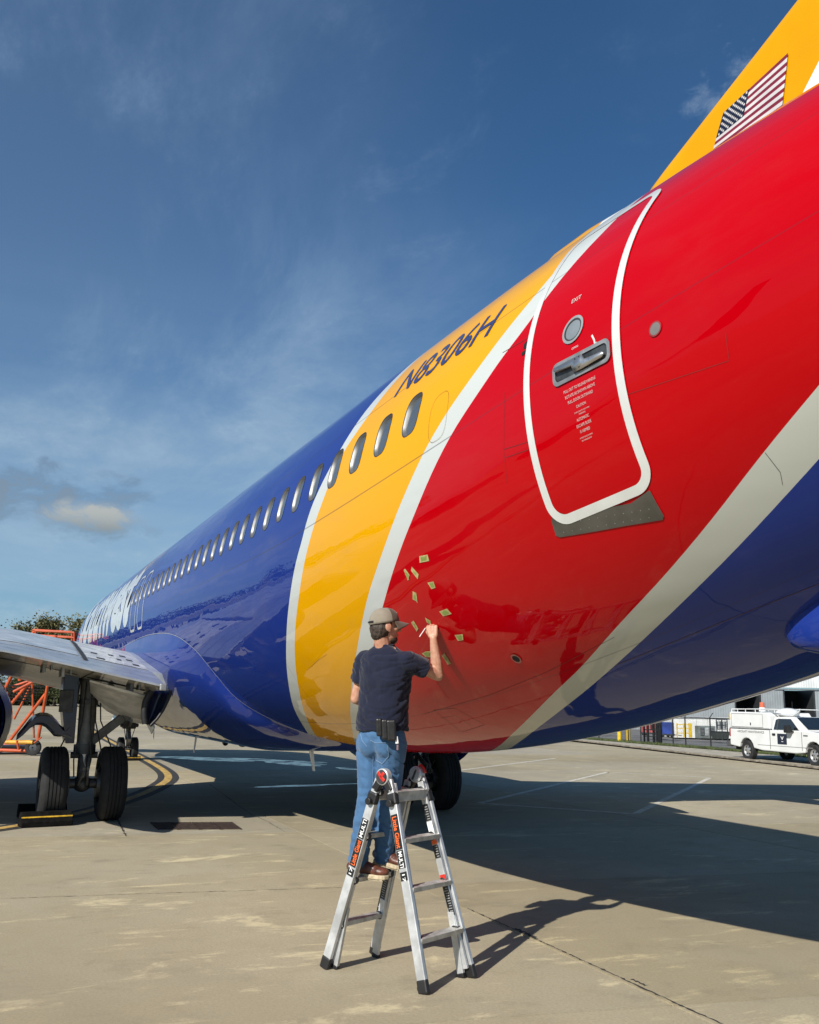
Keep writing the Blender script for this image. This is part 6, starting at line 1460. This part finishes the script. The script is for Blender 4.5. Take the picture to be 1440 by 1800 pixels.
# ------------------------------------------------------------------ trees
def leaf_mat(name, a, c_):
    m = bpy.data.materials.new(name); m.use_nodes = True; t = m.node_tree; b = t.nodes['Principled BSDF']; h = G(t)
    ge = NN(t, 'ShaderNodeNewGeometry'); n = h.noise(ge.outputs['Position'], .45, 4, .6); t.links.new(h.mix(h.ramp(n, .3, .7), a, c_), b.inputs['Base Color']); b.inputs['Roughness'].default_value = .65; b.inputs['Specular IOR Level'].default_value = .2
    return m
M_LEAF = [leaf_mat('leaves_olive', (.065, .070, .028), (.165, .150, .070)), leaf_mat('leaves_dark', (.036, .050, .022), (.085, .100, .042))]; M_BARK = mat('bark', (.060, .047, .036), .9, var=.4, vscale=2)
def tree(p, H, Rw, base, label, seed, n=3000, mi=0, cat='tree', group='trees at the far edge of the apron'):
    rng = random.Random(seed); t = thing('tree', label, cat, p, group); b = MB(); P = V(p); top = P + V((rng.uniform(-1, 1), rng.uniform(-1, 1), H * .97))
    b.tube([P - V((0, 0, .2)), P.lerp(top, .35) + V((rng.uniform(-.4, .4), 0, 0)), P.lerp(top, .7), top], [H * .020, H * .016, H * .010, H * .003], 8); cl = []
    for k in range(22):
        f = base + (.98 - base) * (k + rng.random()) / 22; o_ = P.lerp(top, f * .92); a = rng.uniform(0, 6.28); L = Rw * (1.0 - .55 * abs((f - base) / (1 - base) - .35)) * rng.uniform(.45, 1.0)
        q = o_ + V((math.cos(a) * L, math.sin(a) * L, rng.uniform(.05, .35) * L )); b.tube([o_, o_.lerp(q, .5) + V((0, 0, .2)), q], [H * .007, H * .004, H * .0015], 5); cl.append((q, rng.uniform(.8, 1.35))); cl.append((o_.lerp(q, .6), rng.uniform(.6, 1.0)))
    b.build('trunk', M_BARK, t, 60); vs = []; fs = []
    for i in range(int(n * 2.3)):
        c_, k = cl[rng.randrange(len(cl))]
        if rng.random() < .35 and c_.z < P.z + H * .6: c_, k = cl[rng.randrange(len(cl))]
        d = V((rng.gauss(0, 1), rng.gauss(0, 1), rng.gauss(0, .8))) * Rw * .17 * k; q = c_ + d; s_ = rng.uniform(.17, .40) * (H / 20)
        x = V((rng.uniform(-1, 1), rng.uniform(-1, 1), rng.uniform(-.6, .6))).normalized(); y = x.cross(V((rng.uniform(-1, 1), rng.uniform(-1, 1), rng.uniform(-1, 1)))).normalized(); o_ = len(vs)
        vs += [q - x * s_, q - y * s_ * .6, q + x * s_, q + y * s_ * .6]; fs.append((o_, o_ + 1, o_ + 2, o_ + 3))
    MB().add(vs, fs).build('crown', M_LEAF[mi], t, 0, merge=False); return t
DT = 232
def tp(u, d=DT): q = at(u, 1239.5, d); return V((q.x, q.y, 0))
hpx = lambda v, d=DT: at(80, v, d).z
tree(tp(58), hpx(1076), 6.2, .42, 'broad olive tree standing highest left of the orange guard rail', 11, 5720)
tree(tp(147, 226), hpx(1068, 226), 6.0, .35, 'olive tree rising behind the nose of the jet, right of the guard rail', 12, 5720)
tree(tp(95), hpx(1102), 6.0, .35, 'shorter tree between the two tall olive trees, seen through the guard rail', 13, 4180)
tree(tp(30, 240), hpx(1102, 240), 5.0, .35, 'lower olive tree at the left shoulder of the broadest crown', 14, 3300, 1)
tree(tp(118, 238), hpx(1108, 238), 5.5, .35, 'dark tree low behind the right post of the guard rail', 15, 3740, 1)
tree(tp(10, 330), hpx(1112, 330), 3.0, .45, 'small distant round tree at the left edge above the wing', 17, 1980, 1)
tree(tp(78, 224), hpx(1142, 224), 5.0, .12, 'low dark tree under the wing beside the orange stand legs', 18, 3740, 1)
tree(tp(125, 222), hpx(1138, 222), 5.2, .12, 'low dark tree under the wing left of the gear strut', 19, 3740, 1)
tree(tp(40, 222), hpx(1150, 222), 4.6, .12, 'low dark tree behind the lower braces of the orange stand', 20, 3080, 1)
tree(tp(-30, 226), hpx(1120, 226), 5, .25, 'tall tree at the very left edge, cut by the frame above the wing', 21, 1980)
def wood(name, line, H0, n, seed, m):
    rng = random.Random(seed); vs = []; fs = []; a, b_ = V(line[0]), V(line[1]); L = (b_ - a).length
    for i in range(n):
        t = rng.random(); env = H0 * (.62 + .38 * mnoise.noise(V((t * L / 14, seed, 0))) + .2 * mnoise.noise(V((t * L / 4, seed, 3)))); z = env * rng.random() ** .7
        q = a.lerp(b_, t) + V((rng.uniform(-5, 5), rng.uniform(-5, 5), z)); s_ = rng.uniform(.5, 1.1)
        x = V((rng.uniform(-1, 1), rng.uniform(-1, 1), rng.uniform(-.6, .6))).normalized(); y = x.cross(V((rng.uniform(-1, 1), rng.uniform(-1, 1), rng.uniform(-1, 1)))).normalized(); o_ = len(vs)
        vs += [q - x * s_, q - y * s_ * .7, q + x * s_, q + y * s_ * .7]; fs.append((o_, o_ + 1, o_ + 2, o_ + 3))
    return tag(MB().add(vs, fs).build(name, m, None, 0, merge=False), kind='stuff')
wood('far_wood', (tp(-260, 236), tp(420, 240)), 9.0, 9000, 5, M_LEAF[1])
wood('far_wood', ((-238, -8, 0), (-185, -150, 0)), 22, 9000, 6, M_LEAF[1])
# terminal behind the photographer's left, seen only as a reflection in the paint
tm = thing('terminal_building', 'long pale terminal building mirrored in the blue paint', 'building', (-205, -45, 0))
TA, TB = V((-212, -14, 0)), V((-178, -118, 0)); tx = (TB - TA).normalized(); ty = V((-tx.y, tx.x, 0)); RTm = Matrix((tx, ty, UP)).transposed(); TL = (TB - TA).length
tq = lambda a, b_, z: TA + tx * a + ty * b_ + UP * z
if ty.x < 0: ty = -ty
MB().box(tq(TL / 2, -8, 3.6), (TL, 14, 7.2), RTm).build('wall', mat('terminal_wall', (.66, .66, .63), .7), tm, 0); MB().box(tq(TL / 2, -8, 7.5), (TL + 2, 16, .6), RTm).build('roof', M_GRYP, tm, 0)
for k in range(16): MB().box(tq(4 + 6.6 * k, -.95, 3.0), (3.6, .2, 2.6), RTm).build('window', M_TG, tm, 0)
